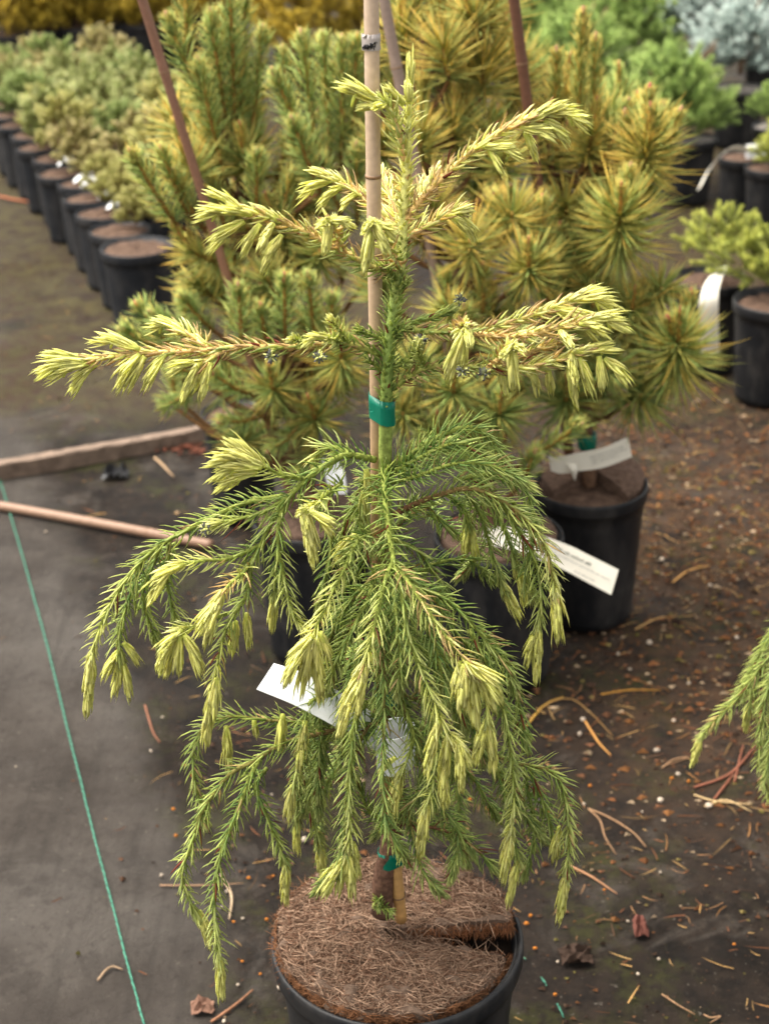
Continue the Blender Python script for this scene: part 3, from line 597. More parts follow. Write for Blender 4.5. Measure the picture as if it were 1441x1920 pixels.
# front centre
shoot([(718, 880, -.006), (720, 905, -.03), (722, 940, -.055), (727, 983, -.078), (734, 1031, -.098), (740, 1066, -.11)], (.02, .2), 0, L=.021, dens=1350, r=(.0028, .002), tip=False, th=((78, 62), (62, 44)))
shoot([(736, 1050, -.104), (723, 1085, -.12), (707, 1153, -.138), (694, 1207, -.146), (680, 1258, -.15)], (.15, 1), .08, L=.0205, buds=[((684, 1250), (668, 1344), (-.15, -.156), 1.25, .3, .1), ((682, 1255), (634, 1384), (-.148, -.156), 1.3, .3, .3), ((690, 1235), (650, 1330), (-.146, -.15), 1, .3, .3)])
shoot([(738, 1055, -.106), (748, 1085, -.118), (758, 1143, -.13), (768, 1200, -.138), (790, 1260, -.144), (812, 1308, -.148), (831, 1359, -.15), (855, 1390, -.152)], (.05, 1), .05, L=.0205, buds=[((822, 1350), (798, 1456), (-.152, -.158), 1.3, .3, .2), ((858, 1385), (866, 1490), (-.152, -.158), 1.25, .35, .3), ((838, 1380), (830, 1500), (-.15, -.15), 1.1, .4, .2), ((862, 1390), (880, 1440), (-.152, -.156), 1, .35, .3)])
shoot([(742, 1060, -.108), (768, 1095, -.125), (800, 1143, -.14), (831, 1188, -.15), (863, 1229, -.156), (886, 1258, -.16)], (.2, 1.15), .22, L=.0205, w=.0009, buds=[((872, 1240), (938, 1318), (-.16, -.166), 1.3, .25, .5), ((870, 1245), (866, 1340), (-.16, -.168), 1.4, .3, .3), ((884, 1262), (892, 1368), (-.158, -.16), 1.2, .4, .3), ((892, 1260), (925, 1345), (-.156, -.158), 1.1, .4, .4), ((862, 1240), (852, 1310), (-.156, -.158), 1, .35, .3)])
shoot([(744, 1065, -.1), (784, 1100, -.09), (831, 1121, -.084), (876, 1160, -.082), (914, 1207, -.08), (946, 1245, -.08), (964, 1290, -.08)], (0, .2), .03)
shoot([(706, 1000, -.03), (672, 1013, -.06), (647, 1063, -.085), (622, 1113, -.1), (597, 1167, -.112), (576, 1205, -.12)], (.1, 1), .04, L=.0205, buds=[((585, 1190), (532, 1292), (-.122, -.13), 1.4, .3, .5), ((582, 1200), (564, 1300), (-.122, -.126), 1.15, .35, .2), ((592, 1195), (602, 1326), (-.12, -.122), 1.25, .35, .3), ((600, 1185), (618, 1250), (-.118, -.118), 1, .35, .4), ((578, 1205), (545, 1270), (-.12, -.14), 1.1, .3, .4)])
shoot([(705, 1060, -.03), (690, 1120, -.08), (660, 1180, -.1), (630, 1240, -.11), (612, 1290, -.11)], (0, .35), 0)
# right side
shoot([(728, 882, 0), (755, 862, .004), (784, 843, .006), (831, 814, .006), (876, 801, .01), (911, 814, .016), (937, 853, .02), (945, 885, .022)], (0, .25), .03, L=.0215, dens=1500, blue=.5, th=((66, 50), (48, 30)), r=(.003, .0014))
shoot([(728, 890, .0), (780, 862, -.02), (826, 838, -.03), (866, 832, -.035), (905, 852, -.038)], (0, .15), .03, L=.0215, dens=1500, blue=.6)
shoot([(730, 885, .01), (800, 840, .04), (850, 836, .06), (890, 860, .07), (905, 905, .07)], (.1, .35), 0, L=.0205, dens=1300, blue=.3)
shoot([(735, 905, -.01), (790, 890, -.034), (840, 872, -.045), (890, 868, -.052), (940, 880, -.056), (985, 905, -.06)], (0, .2), .05, L=.021, dens=1500, blue=.6)
shoot([(738, 965, -.005), (784, 942, -.02), (831, 926, -.03), (870, 916, -.038), (911, 923, -.046), (959, 952, -.052), (991, 980, -.056), (1017, 1015, -.06), (1033, 1063, -.062), (1042, 1120, -.064)], (0, .85), .05, dens=1350, r=(.0026, .0012), bark=[S(110, 72, 56), S(140, 140, 70)], buds=[((1042, 1105), (1047, 1206), (-.064, -.068), 1.2, .45, .1)])
shoot([(930, 930, -.048), (965, 985, -.044), (1001, 1047, -.042), (1013, 1111, -.042), (1008, 1180, -.044)], (0, .4), 0, buds=[((1008, 1172), (1004, 1282), (-.044, -.048), 1.15, .5, .1), ((1006, 1178), (986, 1252), (-.044, -.046), 1, .5, .3)])
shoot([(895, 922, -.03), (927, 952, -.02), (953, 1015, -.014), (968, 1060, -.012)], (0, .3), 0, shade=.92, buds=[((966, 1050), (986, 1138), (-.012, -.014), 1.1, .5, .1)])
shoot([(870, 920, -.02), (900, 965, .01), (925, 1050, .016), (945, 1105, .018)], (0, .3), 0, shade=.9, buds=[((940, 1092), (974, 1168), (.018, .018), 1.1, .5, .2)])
shoot([(840, 930, .0), (866, 950, .02), (880, 985, .03)], (0, .3), 0, buds=[((878, 972), (870, 1040), (.03, .03), 1, .6, .1), ((880, 975), (890, 1046), (.03, .03), 1, .6, .1)])
shoot([(735, 1050, 0), (780, 1068, .01), (831, 1052, .02), (880, 1050, .03), (920, 1085, .034)], (0, .15), .02, shade=.9)
shoot([(960, 940, -.04), (1000, 1000, -.03), (985, 1070, -.03), (1000, 1120, -.03)], (0, .3), 0, shade=.95)
shoot([(850, 900, -.01), (930, 890, 0), (985, 920, .01), (1005, 990, .012)], (0, .3), 0, blue=.4)
# bottom skirt
shoot([(730, 1330, 0), (670, 1340, -.01), (603, 1352, -.012), (523, 1352, -.012), (472, 1346, -.014), (428, 1344, -.016), (385, 1362, -.018), (363, 1403, -.018), (364, 1451, -.018), (374, 1500, -.018), (384, 1540, -.02)], (0, .35), .03, bark=[S(104, 70, 52), BARK_G], buds=[((424, 1362), (428, 1446), (-.018, -.02), 1, .5, .1), ((476, 1350), (480, 1380), (-.015, -.016), .9, .55, .1)])
shoot([(734, 1360, 0), (640, 1368, -.03), (560, 1385, -.045), (517, 1400, -.05), (479, 1426, -.056), (437, 1447, -.06), (405, 1483, -.064), (378, 1525, -.066), (358, 1589, -.068), (341, 1632, -.068), (350, 1675, -.07), (372, 1720, -.07)], (0, .4), .03, bark=[S(104, 70, 52), BARK_G], r=(.0028, .0012), buds=[((374, 1708), (394, 1772), (-.07, -.072), .95, .55, .1)])
shoot([(485, 1425, -.056), (472, 1451, -.066), (444, 1525, -.078), (418, 1589, -.085), (405, 1652, -.088), (402, 1719, -.09), (408, 1778, -.09), (414, 1815, -.09)], (0, .5), .03, r=(.0024, .0011), buds=[((412, 1795), (416, 1878), (-.09, -.092), 1.1, .5, .1)])
shoot([(500, 1440, -.03), (479, 1474, -.03), (498, 1525, -.032), (520, 1576, -.034), (535, 1620, -.034)], (0, .35), 0, buds=[((536, 1612), (535, 1700), (-.034, -.036), 1.1, .55, .1)])
shoot([(640, 1300, -.03), (584, 1314, -.05), (571, 1352, -.056), (565, 1403, -.06), (555, 1451, -.064), (546, 1486, -.066)], (0, .6), 0, buds=[((572, 1352), (558, 1446), (-.06, -.066), 1.1, .4, .1), ((548, 1472), (541, 1540), (-.066, -.068), 1.1, .45, .1), ((530, 1340), (526, 1405), (-.05, -.05), 1, .45, .1)])
shoot([(700, 1310, -.04), (667, 1345, -.07), (657, 1435, -.085), (654, 1483, -.09), (657, 1547, -.094), (652, 1600, -.096)], (0, .75), 0, dens=1350, r=(.0024, .0012), buds=[((648, 1606), (612, 1680), (-.098, -.104), 1.2, .4, .4), ((652, 1606), (632, 1678), (-.098, -.1), 1, .45, .2), ((654, 1606), (661, 1684), (-.098, -.104), 1.25, .35, .1), ((662, 1580), (672, 1650), (-.094, -.094), 1.1, .5, .2)])
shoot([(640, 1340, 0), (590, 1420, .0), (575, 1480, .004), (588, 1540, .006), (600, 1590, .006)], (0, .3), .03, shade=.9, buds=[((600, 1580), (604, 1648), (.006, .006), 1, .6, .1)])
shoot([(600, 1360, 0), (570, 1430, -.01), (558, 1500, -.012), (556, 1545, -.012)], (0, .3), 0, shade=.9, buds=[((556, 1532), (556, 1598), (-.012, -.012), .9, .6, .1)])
shoot([(745, 1290, -.05), (774, 1370, -.075), (768, 1410, -.08), (750, 1454, -.085)], (.05, .5), 0, buds=[((750, 1446), (733, 1534), (-.085, -.088), 1.15, .45, .1), ((742, 1420), (712, 1452), (-.085, -.09), .9, .55, .3)])
shoot([(790, 1290, -.08), (819, 1378, -.1), (816, 1429, -.104), (809, 1477, -.106), (797, 1518, -.108)], (.1, .7), 0, buds=[((800, 1508), (786, 1604), (-.108, -.112), 1.15, .45, .1), ((826, 1440), (836, 1522), (-.104, -.106), 1.0, .5, .1)])
shoot([(870, 1250, -.1), (908, 1308, -.1), (914, 1359, -.1)], (.1, .6), 0, buds=[((914, 1350), (926, 1450), (-.1, -.104), 1.15, .45, .1), ((910, 1350), (890, 1438), (-.1, -.104), 1.2, .45, .2)])
shoot([(880, 1180, -.05), (925, 1270, -.06), (946, 1340, -.066), (956, 1403, -.07), (962, 1461, -.072), (962, 1515, -.074), (954, 1575, -.074)], (0, .75), .03, dens=1350, r=(.0024, .0012), buds=[((955, 1562), (943, 1656), (-.074, -.078), 1.2, .45, .1)])
shoot([(800, 1400, -.01), (900, 1410, -.03), (975, 1432, -.04), (1023, 1442, -.044), (1050, 1466, -.046), (1062, 1515, -.048), (1066, 1579, -.048), (1058, 1648, -.048)], (0, .5), .07, dens=1350, r=(.0024, .0011), bark=[S(104, 70, 52), BARK_G], buds=[((1060, 1636), (1048, 1728), (-.048, -.05), 1.15, .5, .1), ((1048, 1550), (1036, 1614), (-.04, -.04), 1, .5, .1)])
shoot([(990, 1436, -.03), (1012, 1490, -.02), (1030, 1540, -.016), (1042, 1590, -.014)], (0, .15), .07, shade=.95)
shoot([(930, 1440, -.03), (952, 1510, -.03), (960, 1560, -.03), (972, 1615, -.03)], (0, .3), .0, buds=[((972, 1605), (954, 1702), (-.03, -.034), 1, .55, .2)])
shoot([(980, 1440, -.02), (995, 1510, -.01), (1000, 1570, -.006), (984, 1640, -.006)], (0, .2), .02, shade=.9)
shoot([(790, 1400, 0), (850, 1425, .01), (890, 1465, .012), (930, 1530, .012)], (0, .1), .05, shade=.85)
shoot([(745, 1545, 0), (800, 1550, -.02), (847, 1563, -.034), (889, 1589, -.042), (926, 1628, -.046)], (0, .15), .06, dens=800, bark=[S(104, 70, 52), S(104, 80, 52)], L=.021)
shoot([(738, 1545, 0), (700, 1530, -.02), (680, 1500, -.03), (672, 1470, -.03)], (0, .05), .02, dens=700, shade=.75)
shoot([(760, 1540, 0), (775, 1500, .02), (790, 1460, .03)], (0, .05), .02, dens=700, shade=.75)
shoot([(900, 1180, -.03), (943, 1228, -.03), (962, 1276, -.03), (974, 1330, -.03), (985, 1400, -.03)], (0, .1), .06)
shoot([(870, 1200, -.02), (915, 1260, 0), (945, 1330, .004), (985, 1380, .004)], (0, .2), .06, shade=.9)
# dense green centre in front of the stem
for pts in ([(735, 1090, -.06), (742, 1150, -.085), (750, 1230, -.1), (746, 1300, -.104)], [(730, 1100, -.05), (718, 1180, -.07), (706, 1260, -.078), (712, 1330, -.08)], [(745, 1095, -.06), (790, 1150, -.08), (820, 1230, -.09), (836, 1320, -.092)], [(748, 1120, -.05), (800, 1180, -.06), (848, 1270, -.066), (866, 1360, -.066)],
            [(740, 1130, -.04), (775, 1210, -.06), (796, 1280, -.066), (812, 1350, -.066)], [(725, 1150, -.03), (680, 1220, -.05), (650, 1300, -.056), (640, 1390, -.056)], [(745, 1180, -.02), (820, 1250, -.03), (880, 1350, -.034), (905, 1430, -.034)], [(720, 1080, -.02), (660, 1120, -.03), (620, 1190, -.036), (600, 1260, -.036)],
            [(735, 1060, -.02), (790, 1090, -.03), (850, 1180, -.034), (895, 1230, -.036)], [(730, 1010, -.01), (680, 1050, 0), (640, 1120, 0), (632, 1180, 0)], [(730, 1010, -.01), (780, 1030, .0), (810, 1070, .0), (835, 1110, 0)]):
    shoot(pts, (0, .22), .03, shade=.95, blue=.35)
# foot tufts at the base of the stem
for x, y, dx, dy in ((722, 1690, -14, 14), (726, 1686, -20, 6), (730, 1698, 2, 14)):
    shoot([(718, 1700, -.008), (x - 8 + dx * .5, y + dy * .4, -.014), (x + dx, y + dy, -.02)], (0, .1), .1, L=.009, dens=1800, r=(.0012, .0008), w=.0007)
# inner green filling: drooping side branches all round the stem, front, sides and back
rg = random.Random(5)
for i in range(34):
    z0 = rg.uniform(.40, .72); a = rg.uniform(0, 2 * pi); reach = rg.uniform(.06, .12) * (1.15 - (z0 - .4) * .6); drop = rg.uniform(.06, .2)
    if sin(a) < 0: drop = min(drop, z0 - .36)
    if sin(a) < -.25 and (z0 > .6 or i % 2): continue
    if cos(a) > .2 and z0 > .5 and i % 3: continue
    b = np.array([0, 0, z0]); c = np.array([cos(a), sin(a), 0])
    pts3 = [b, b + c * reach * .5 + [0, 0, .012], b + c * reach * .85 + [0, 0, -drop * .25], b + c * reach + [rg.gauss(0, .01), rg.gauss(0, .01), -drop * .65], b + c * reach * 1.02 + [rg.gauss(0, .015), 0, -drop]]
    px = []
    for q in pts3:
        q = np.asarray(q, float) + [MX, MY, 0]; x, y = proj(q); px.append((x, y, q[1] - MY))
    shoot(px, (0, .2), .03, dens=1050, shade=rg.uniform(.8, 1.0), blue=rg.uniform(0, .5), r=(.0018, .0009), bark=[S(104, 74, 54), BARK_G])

# ------------------------------------------------------------------ purple pollen-cone clusters are parts of the tree
def cone_cluster(x, y, d, n=34, r=.0062):
    m = MB(); c = Pl(x, y, MY + d); rng = np.random.default_rng(int(x))
    for i in range(n):
        v = norm(rng.normal(0, 1, 3)); k_ = rng.uniform(.75, 1.1); tube(m, [c, c + v * r * .6 * k_, c + v * r * k_], [.0008, .0011, .0003], [S(150, 156, 90), S(112, 116, 92) if i % 3 else S(190, 190, 110), S(70, 66, 84) if i % 3 else S(206, 206, 130)], 6, 6)
    m.build('cone_cluster', M_BARK, tree)
for x, y, d in ((508, 668, -.036), (598, 670, -.036), (862, 562, .012), (788, 638, -.034), (868, 696, -.05), (908, 700, -.05), (386, 992, -.06), (584, 1036, -.09)): cone_cluster(x, y, d)

# ------------------------------------------------------------------ bamboo cane, ties and label of the weeping conifer
def cane(pts3, rad, label, nodes_at=(), cols=None, k=16, name='bamboo_cane', nodecol=None):
    e = empty(name, tuple(pts3[0]), label, 'cane')
    n = 80; p = spline(pts3, n); m = MB(); cols = [q_ * .66 for q_ in cols]
    u = np.linspace(0, 1, n); R = np.full(n, rad)
    for q in nodes_at: R += rad * .13 * np.exp(-((u - q) / .006) ** 2)
    tube(m, p, R, cols, k, n); m.build('stem', M_BAMBOO, e)
    for q in nodes_at:
        c = np.array([np.interp(q + dq, u, p[:, 0]) for dq in (-.0012, .0012)]), np.array([np.interp(q + dq, u, p[:, 1]) for dq in (-.0012, .0012)]), np.array([np.interp(q + dq, u, p[:, 2]) for dq in (-.0012, .0012)])
        nm_ = MB(); tube(nm_, np.stack(c, 1), [rad * 1.14, rad * 1.14], nodecol if nodecol is not None else S(120, 92, 66), k, 3); nm_.build('node', M_BAMBOO, e)
    return e
CP = [(752, 1725, .004), (748, 1690, .002), (740, 1610, .0), (727, 1500, .0), (718, 1340, .006), (708, 1060, .012), (707, 900, .012), (706, 740, .006), (704, 600, .008), (701, 400, .006), (698, 200, .004), (696, 0, .004), (694, -130, .004)]
C3 = W(CP); C3[:, 0] += .0
cl = np.concatenate([[0], np.cumsum(np.linalg.norm(np.diff(C3, axis=0), axis=1))]); cl /= cl[-1]
ycane = lambda y: float(np.interp(-y, [-q[1] for q in CP], cl))
cane_ob = cane(C3, .0056, 'pale bamboo cane upright beside the weeping conifer stem, passing the top edge', (ycane(1676), ycane(1420), ycane(640), ycane(330)), [S(206, 160, 100), S(208, 164, 108), S(204, 160, 112), S(206, 172, 138), S(212, 184, 156), S(216, 190, 166)])
dk = MB(); tube(dk, [Pl(747.5, 1679, MY + .002), Pl(746.5, 1671, MY + .002)], [.0063, .0063], S(26, 22, 20), 16, 3); link('dark_node_band', dk.mesh('dark_node_band', M_BAMBOO), cane_ob)
def band(name, ymid, hh, pts, label, mat, thick=.0009, sway=.0):
    """tape wrapped tight round several stems: convex ring about the given pixel circles"""
    e = None; cs = []
    for (x, y, d, r) in pts: cs.append((Pl(x, ymid, MY + d), r))
    hull = []
    for a in np.linspace(0, 2 * pi, 48, endpoint=False):
        v = np.array([cos(a), sin(a), 0]); best = max(cs, key=lambda q: q[0] @ v + q[1]); hull.append((best[0] + v * (best[1] + thick))[:2])
    hull = np.array(hull); zc = cs[0][0][2]; m = MB(); k = len(hull); rng = np.random.default_rng(3)
    V = []; zz = [-hh, -hh * .4, hh * .3, hh]
    for z in zz: V.append(np.concatenate([hull + rng.normal(0, .00015, hull.shape), (zc + z + sway * (hull[:, :1] - hull[:, 0].mean()) + rng.normal(0, .0002, (k, 1)))], 1))
    inn = hull.mean(0) + (hull - hull.mean(0)) * .97
    V.append(np.concatenate([inn, zc + hh * .99 + sway * (hull[:, :1] - hull[:, 0].mean())], 1)); V.append(np.concatenate([inn, zc - hh * .99 + sway * (hull[:, :1] - hull[:, 0].mean())], 1)); V.append(V[0])
    V = np.stack(V); n = len(V); i = np.arange(n - 1)[:, None] * k; j = np.arange(k)[None]; j2 = (j + 1) % k
    A, B, C, D = (i + j).ravel(), (i + j2).ravel(), (i + k + j2).ravel(), (i + k + j).ravel()
    m.add(V.reshape(-1, 3), np.concatenate([np.stack([A, B, C], 1), np.stack([A, C, D], 1)]), (.1, .3, .2))
    o = m.build(name, mat); tag(o, label, 'tape'); return o
band('green_tie_tape', 762, .0105, [(707, 762, .006, .0058), (724, 762, -.004, .006)], 'green tape tying green stem to cane above the weeping skirt', M_TAPE, sway=-.12)
band('green_tie_tape', 1606, .0085, [(741, 1606, .0, .0058), (728, 1606, 0, .0088)], 'green tape low on the brown stem just above the coir mat', M_TAPE, sway=.1)
band('green_tie_tape', 1295, .009, [(717, 1295, .007, .0058), (733, 1295, .004, .008)], 'green tape half hidden behind drooping needles above white label loop', M_TAPE)
gt = band('grey_tape_wrap', 78, .0058, [(697, 78, .004, .0056), (686, 78, .004, .0026)], 'grey adhesive tape with black marker writing near the cane top', M_GREYTAPE, .0006)
mk = MB(); rngm = np.random.default_rng(6)
for i in range(26):
    u_ = i / 25; x = 679 + 26 * u_; y = 90 - (0 if i % 2 else 3) - (12 * max(0, u_ - .35)) * (i % 3 != 0)
    c = Pl(x, y, MY + .004 - .0066 * sqrt(max(.05, 1 - ((x - 695) / 16) ** 2)))
    h_ = rngm.uniform(.0008, .0016)
    tube(mk, [c + [0, 0, -h_], c + [rngm.normal(0, .0005), 0, h_]], [.0004, .0004], (.01, .01, .01), 5, 3)
link('marker_writing', mk.mesh('marker_writing', M_MARKER), gt)

def ribbon(mb, centre, wdir, half, thick=.0005, col=(.7, .7, .7), n=40):
    c = spline(centre, n); w = spline(wdir, n) if len(wdir) > 1 else np.tile(np.asarray(wdir[0], float), (n, 1))
    w = norm(w); t = norm(np.gradient(c, axis=0)); nn = norm(np.cross(t, w)) * thick
    if np.ndim(half): hf = np.interp(np.linspace(0, 1, n), np.linspace(0, 1, len(half)), half)[:, None]
    else: hf = half
    V = np.stack([c - w * hf - nn, c + w * hf - nn, c + w * hf + nn, c - w * hf + nn], 1); k = 4
    i = np.arange(n - 1)[:, None] * k; j = np.arange(k)[None]; j2 = (j + 1) % k
    A, B, C, D = (i + j).ravel(), (i + j2).ravel(), (i + k + j2).ravel(), (i + k + j).ravel()
    T = np.concatenate([np.stack([A, B, C], 1), np.stack([A, C, D], 1), [[0, 1, 2], [0, 2, 3], [n * k - 4, n * k - 2, n * k - 3], [n * k - 4, n * k - 1, n * k - 2]]])
    mb.add(V.reshape(-1, 3), T, col)
    return c, w, t
# white loop label: strap sticking out to the left, loop standing round the stem
lab = empty('loop_label', tuple(Pl(735, 1390, MY)), 'blank white plastic loop label round the stem under the drooping branches', 'plant label')
m = MB(); ribbon(m, [Pl(497, 1268, MY - .042), Pl(560, 1292, MY - .045), Pl(640, 1334, MY - .042), Pl(690, 1366, MY - .024), Pl(712, 1378, MY - .012)], [Pl(522, 1236, MY + .02) - Pl(485, 1292, MY - .012), Pl(640, 1290, MY + .02) - Pl(632, 1370, MY - .01), Pl(712, 1345, MY + .01) - Pl(706, 1420, MY)], .0155, .0005)
m.build('strap', M_TAG, lab, smooth=False)
m = MB(); c0 = Pl(741, 1400, MY - .03); ang = np.linspace(radians(170), radians(170 + 345), 40)
ribbon(m, [c0 + np.array([.0165 * cos(a), .0165 * sin(a), .003 * cos(a)]) for a in ang], [(0, 0, 1)], .019, .0005, n=90)
m.build('loop', M_TAG, lab, smooth=False)

# ------------------------------------------------------------------ pines behind
PG, PG2, PY, PO = S(98, 132, 66), S(158, 182, 104), S(234, 208, 100), S(236, 178, 76)
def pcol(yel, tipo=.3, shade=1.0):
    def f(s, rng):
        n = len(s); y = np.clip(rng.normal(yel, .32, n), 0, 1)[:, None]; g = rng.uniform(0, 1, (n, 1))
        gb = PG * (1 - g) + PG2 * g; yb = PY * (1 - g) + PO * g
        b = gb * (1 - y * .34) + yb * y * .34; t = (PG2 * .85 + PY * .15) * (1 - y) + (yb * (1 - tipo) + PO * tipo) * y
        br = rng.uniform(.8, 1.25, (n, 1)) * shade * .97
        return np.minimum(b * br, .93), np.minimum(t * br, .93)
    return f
class Pine:
    def __init__(s, potpx, R, h, trunk, label, potlabel, rngseed, zr=.225, soilmat=None):
        c = G(potpx[0], potpx[1], zr); s.c = c; s.rng = np.random.default_rng(rngseed)
        pot((c[0], c[1], 0), R, zr, potlabel, soil_drop=.012, soilmat=soilmat or M_SOIL, k=64)
        s.e = empty('potted_pine', (c[0], c[1], zr), label, 'pine')
        b = np.array([c[0], c[1], zr - .015]); s.tr = np.array([b] + [Pl(x, y, c[1] + d) for x, y, d in trunk])
        m = MB(); s.path = tube(m, s.tr, [.012, .009, .0075, .005, .0035], [S(96, 72, 56), S(104, 78, 58), S(98, 72, 50)], 10, 60, rough=.06, rng=s.rng)
        m.build('trunk', M_BARK, s.e)
    def limb(s, base):
        d = np.linalg.norm(s.path - base, axis=1) + .9 * np.maximum(0, s.path[:, 2] - base[2] + .05)
        q = s.path[np.argmin(d)]; v = base - q
        m = MB(); tube(m, [q, q + v * .5 + [0, 0, -.02 * np.linalg.norm(v) / .15], base], [.0045, .0038, .0032], [S(92, 66, 46), S(108, 78, 46)], 7, 14); m.build('limb', M_BARK, s.e)
    def shoot(s, a, b, d, L=.03, yel=.25, th=(62, 38), dens=900, w=.0015, cap=None, shade=1.0, limb=True, droop=0.0, axis=None, th1=None):
        A, B = Pl(a[0], a[1], s.c[1] + d[0]), Pl(b[0], b[1], s.c[1] + d[1])
        if limb: s.limb(A)
        m = MB(); p = tube(m, [A, (A + B) / 2 + [0, 0, -.004], B], [.0034, .003, .0022], axis if axis is not None else [S(120, 86, 44), S(168, 126, 62)], 7, 16)
        o = m.build('shoot', M_BARK, s.e); nmb = MB()
        needles_on(nmb, p, dens, L, th, th1 or (th[0] * .8 + droop, th[1] * .7 + droop), w, pcol(yel, shade=shade), s.rng, off=.0025, lowpoly=True, fade=.6)
        needles_on(nmb, p[-3:], 5200 * min(1, dens / 900), L * .62, (48, 12), (30, 4), w, pcol(min(1, yel + .1), shade=shade), s.rng, off=.001, lowpoly=True)
        tag(nmb.build('needles', M_PINE, o), kind='stuff')
        if cap is not None:
            m = MB(); v = norm(B - A); tube(m, [B - v * .002, B + v * .006, B + v * .013], [.0038, .0044, .0012], cap, 7, 6); m.build('bud', M_BARK, o)
    def rosette(s, c, tip, d, L=.06, yel=.6, n=130, shade=1.0, spread=(96, 35), limb=True, w=.0016):
        """long needled whorl on a short stub"""
        L *= 1.2 if n > 160 else 1.02; A, B = Pl(c[0], c[1], s.c[1] + d[0]), Pl(tip[0], tip[1], s.c[1] + d[1])
        if limb: s.limb(A)
        m = MB(); p = tube(m, [A, (A + B) / 2, B], [.004, .0042, .003], [S(96, 66, 42), S(156, 116, 58)], 7, 10); o = m.build('shoot', M_BARK, s.e)
        nmb = MB(); ln = np.linalg.norm(B - A)
        needles_on(nmb, p, 1.2 * n / ln, L, spread, (spread[0] * .9, spread[1] * .8), w, pcol(yel, shade=shade), s.rng, off=.002, lowpoly=True, fade=.75)
        tag(nmb.build('needles', M_PINE, o), kind='stuff')
        if s.rng.uniform() < .6:          # this year's candle standing in the whorl
            v = norm(norm(B - A) + [0, 0, .8]); q = B + v * s.rng.uniform(.035, .06)
            m = MB(); pc = tube(m, [B, (B + q) / 2, q, q + v * .008], [.0034, .0034, .003, .001], [S(150, 108, 54), S(176, 128, 66), S(178, 116, 88)], 7, 12); o2 = m.build('candle', M_BARK, s.e)
            nmb = MB(); needles_on(nmb, pc[:10], 1500, .019, (40, 26), (26, 16), .0014, pcol(min(1, yel + .05), shade=1.05), s.rng, off=.002, lowpoly=True); tag(nmb.build('needles', M_PINE, o2), kind='stuff')
PINK, BROWN_CAP = S(176, 104, 88), S(158, 122, 92)

# A: green short-needled pine, leaning left
A_ = Pine((585, 965), .09, .225, [(560, 760, .02), (505, 560, .1), (455, 380, .16), (440, 260, .18), (432, 150, .18)], 'green short-needled pine with upright brush-like shoots, left of the cane', 'black pot of the green pine hidden behind the weeping skirt', 31)
for a, b, d, yel in [((440, 250), (430, -60), (.18, .16), .22), ((425, 240), (395, 30), (.17, .15), .2), ((410, 260), (316, 36), (.17, .13), .3), ((452, 230), (458, -10), (.19, .2), .25), ((470, 260), (492, 60), (.2, .22), .25),
                     ((420, 330), (372, 120), (.14, .12), .25), ((610, 345), (515, 140), (.1, .06), .12), ((600, 330), (565, 70), (.12, .12), .18), ((620, 320), (605, 72), (.15, .18), .2), ((640, 310), (640, 80), (.15, .16), .2), ((660, 300), (668, 76), (.16, .17), .22), ((600, 360), (550, 230), (.08, .04), .12),
                     ((660, 330), (700, 100), (.2, .25), .2), ((640, 400), (600, 300), (.1, .08), .12), ((670, 420), (668, 280), (.12, .1), .15), ((560, 330), (530, 100), (.18, .2), .18)]:
    A_.shoot(a, b, d, .031, yel * .65, cap=BROWN_CAP, th=(58, 40), dens=1150)
for a, b, d, yel, cap in [((330, 420), (250, 290), (.05, .0), .35, PINK), ((350, 400), (305, 286), (.06, .05), .3, BROWN_CAP), ((380, 430), (330, 330), (.08, .06), .35, BROWN_CAP), ((480, 410), (481, 292), (.1, .08), .2, BROWN_CAP), ((520, 420), (545, 330), (.1, .12), .3, BROWN_CAP), ((420, 420), (400, 340), (.1, .1), .4, BROWN_CAP),
                          ((455, 650), (447, 542), (-.02, -.05), .1, BROWN_CAP), ((535, 640), (533, 524), (-.02, -.05), .12, PINK), ((590, 640), (578, 522), (0, -.03), .1, BROWN_CAP), ((385, 650), (290, 590), (.02, -.02), .1, BROWN_CAP), ((330, 660), (262, 575), (.04, .02), .15, PINK), ((400, 620), (345, 560), (.06, .04), .15, PINK), ((620, 640), (622, 560), (.0, -.02), .2, BROWN_CAP), ((500, 650), (490, 580), (-.0, -.02), .1, PINK), ((410, 700), (330, 690), (0, -.04), .1, BROWN_CAP), ((470, 740), (400, 700), (-.02, -.06), .08, PINK), ((490, 780), (420, 790), (-.02, -.06), .08, BROWN_CAP), ((380, 720), (310, 760), (.02, .0), .08, BROWN_CAP), ((300, 650), (235, 620), (.05, .03), .15, BROWN_CAP), ((560, 800), (510, 840), (-.02, -.06), .08, BROWN_CAP), ((600, 830), (560, 880), (-.02, -.06), .08, BROWN_CAP)]:
    A_.shoot(a, b, d, .032, yel * .7, cap=cap, th=(60, 42), dens=1100)
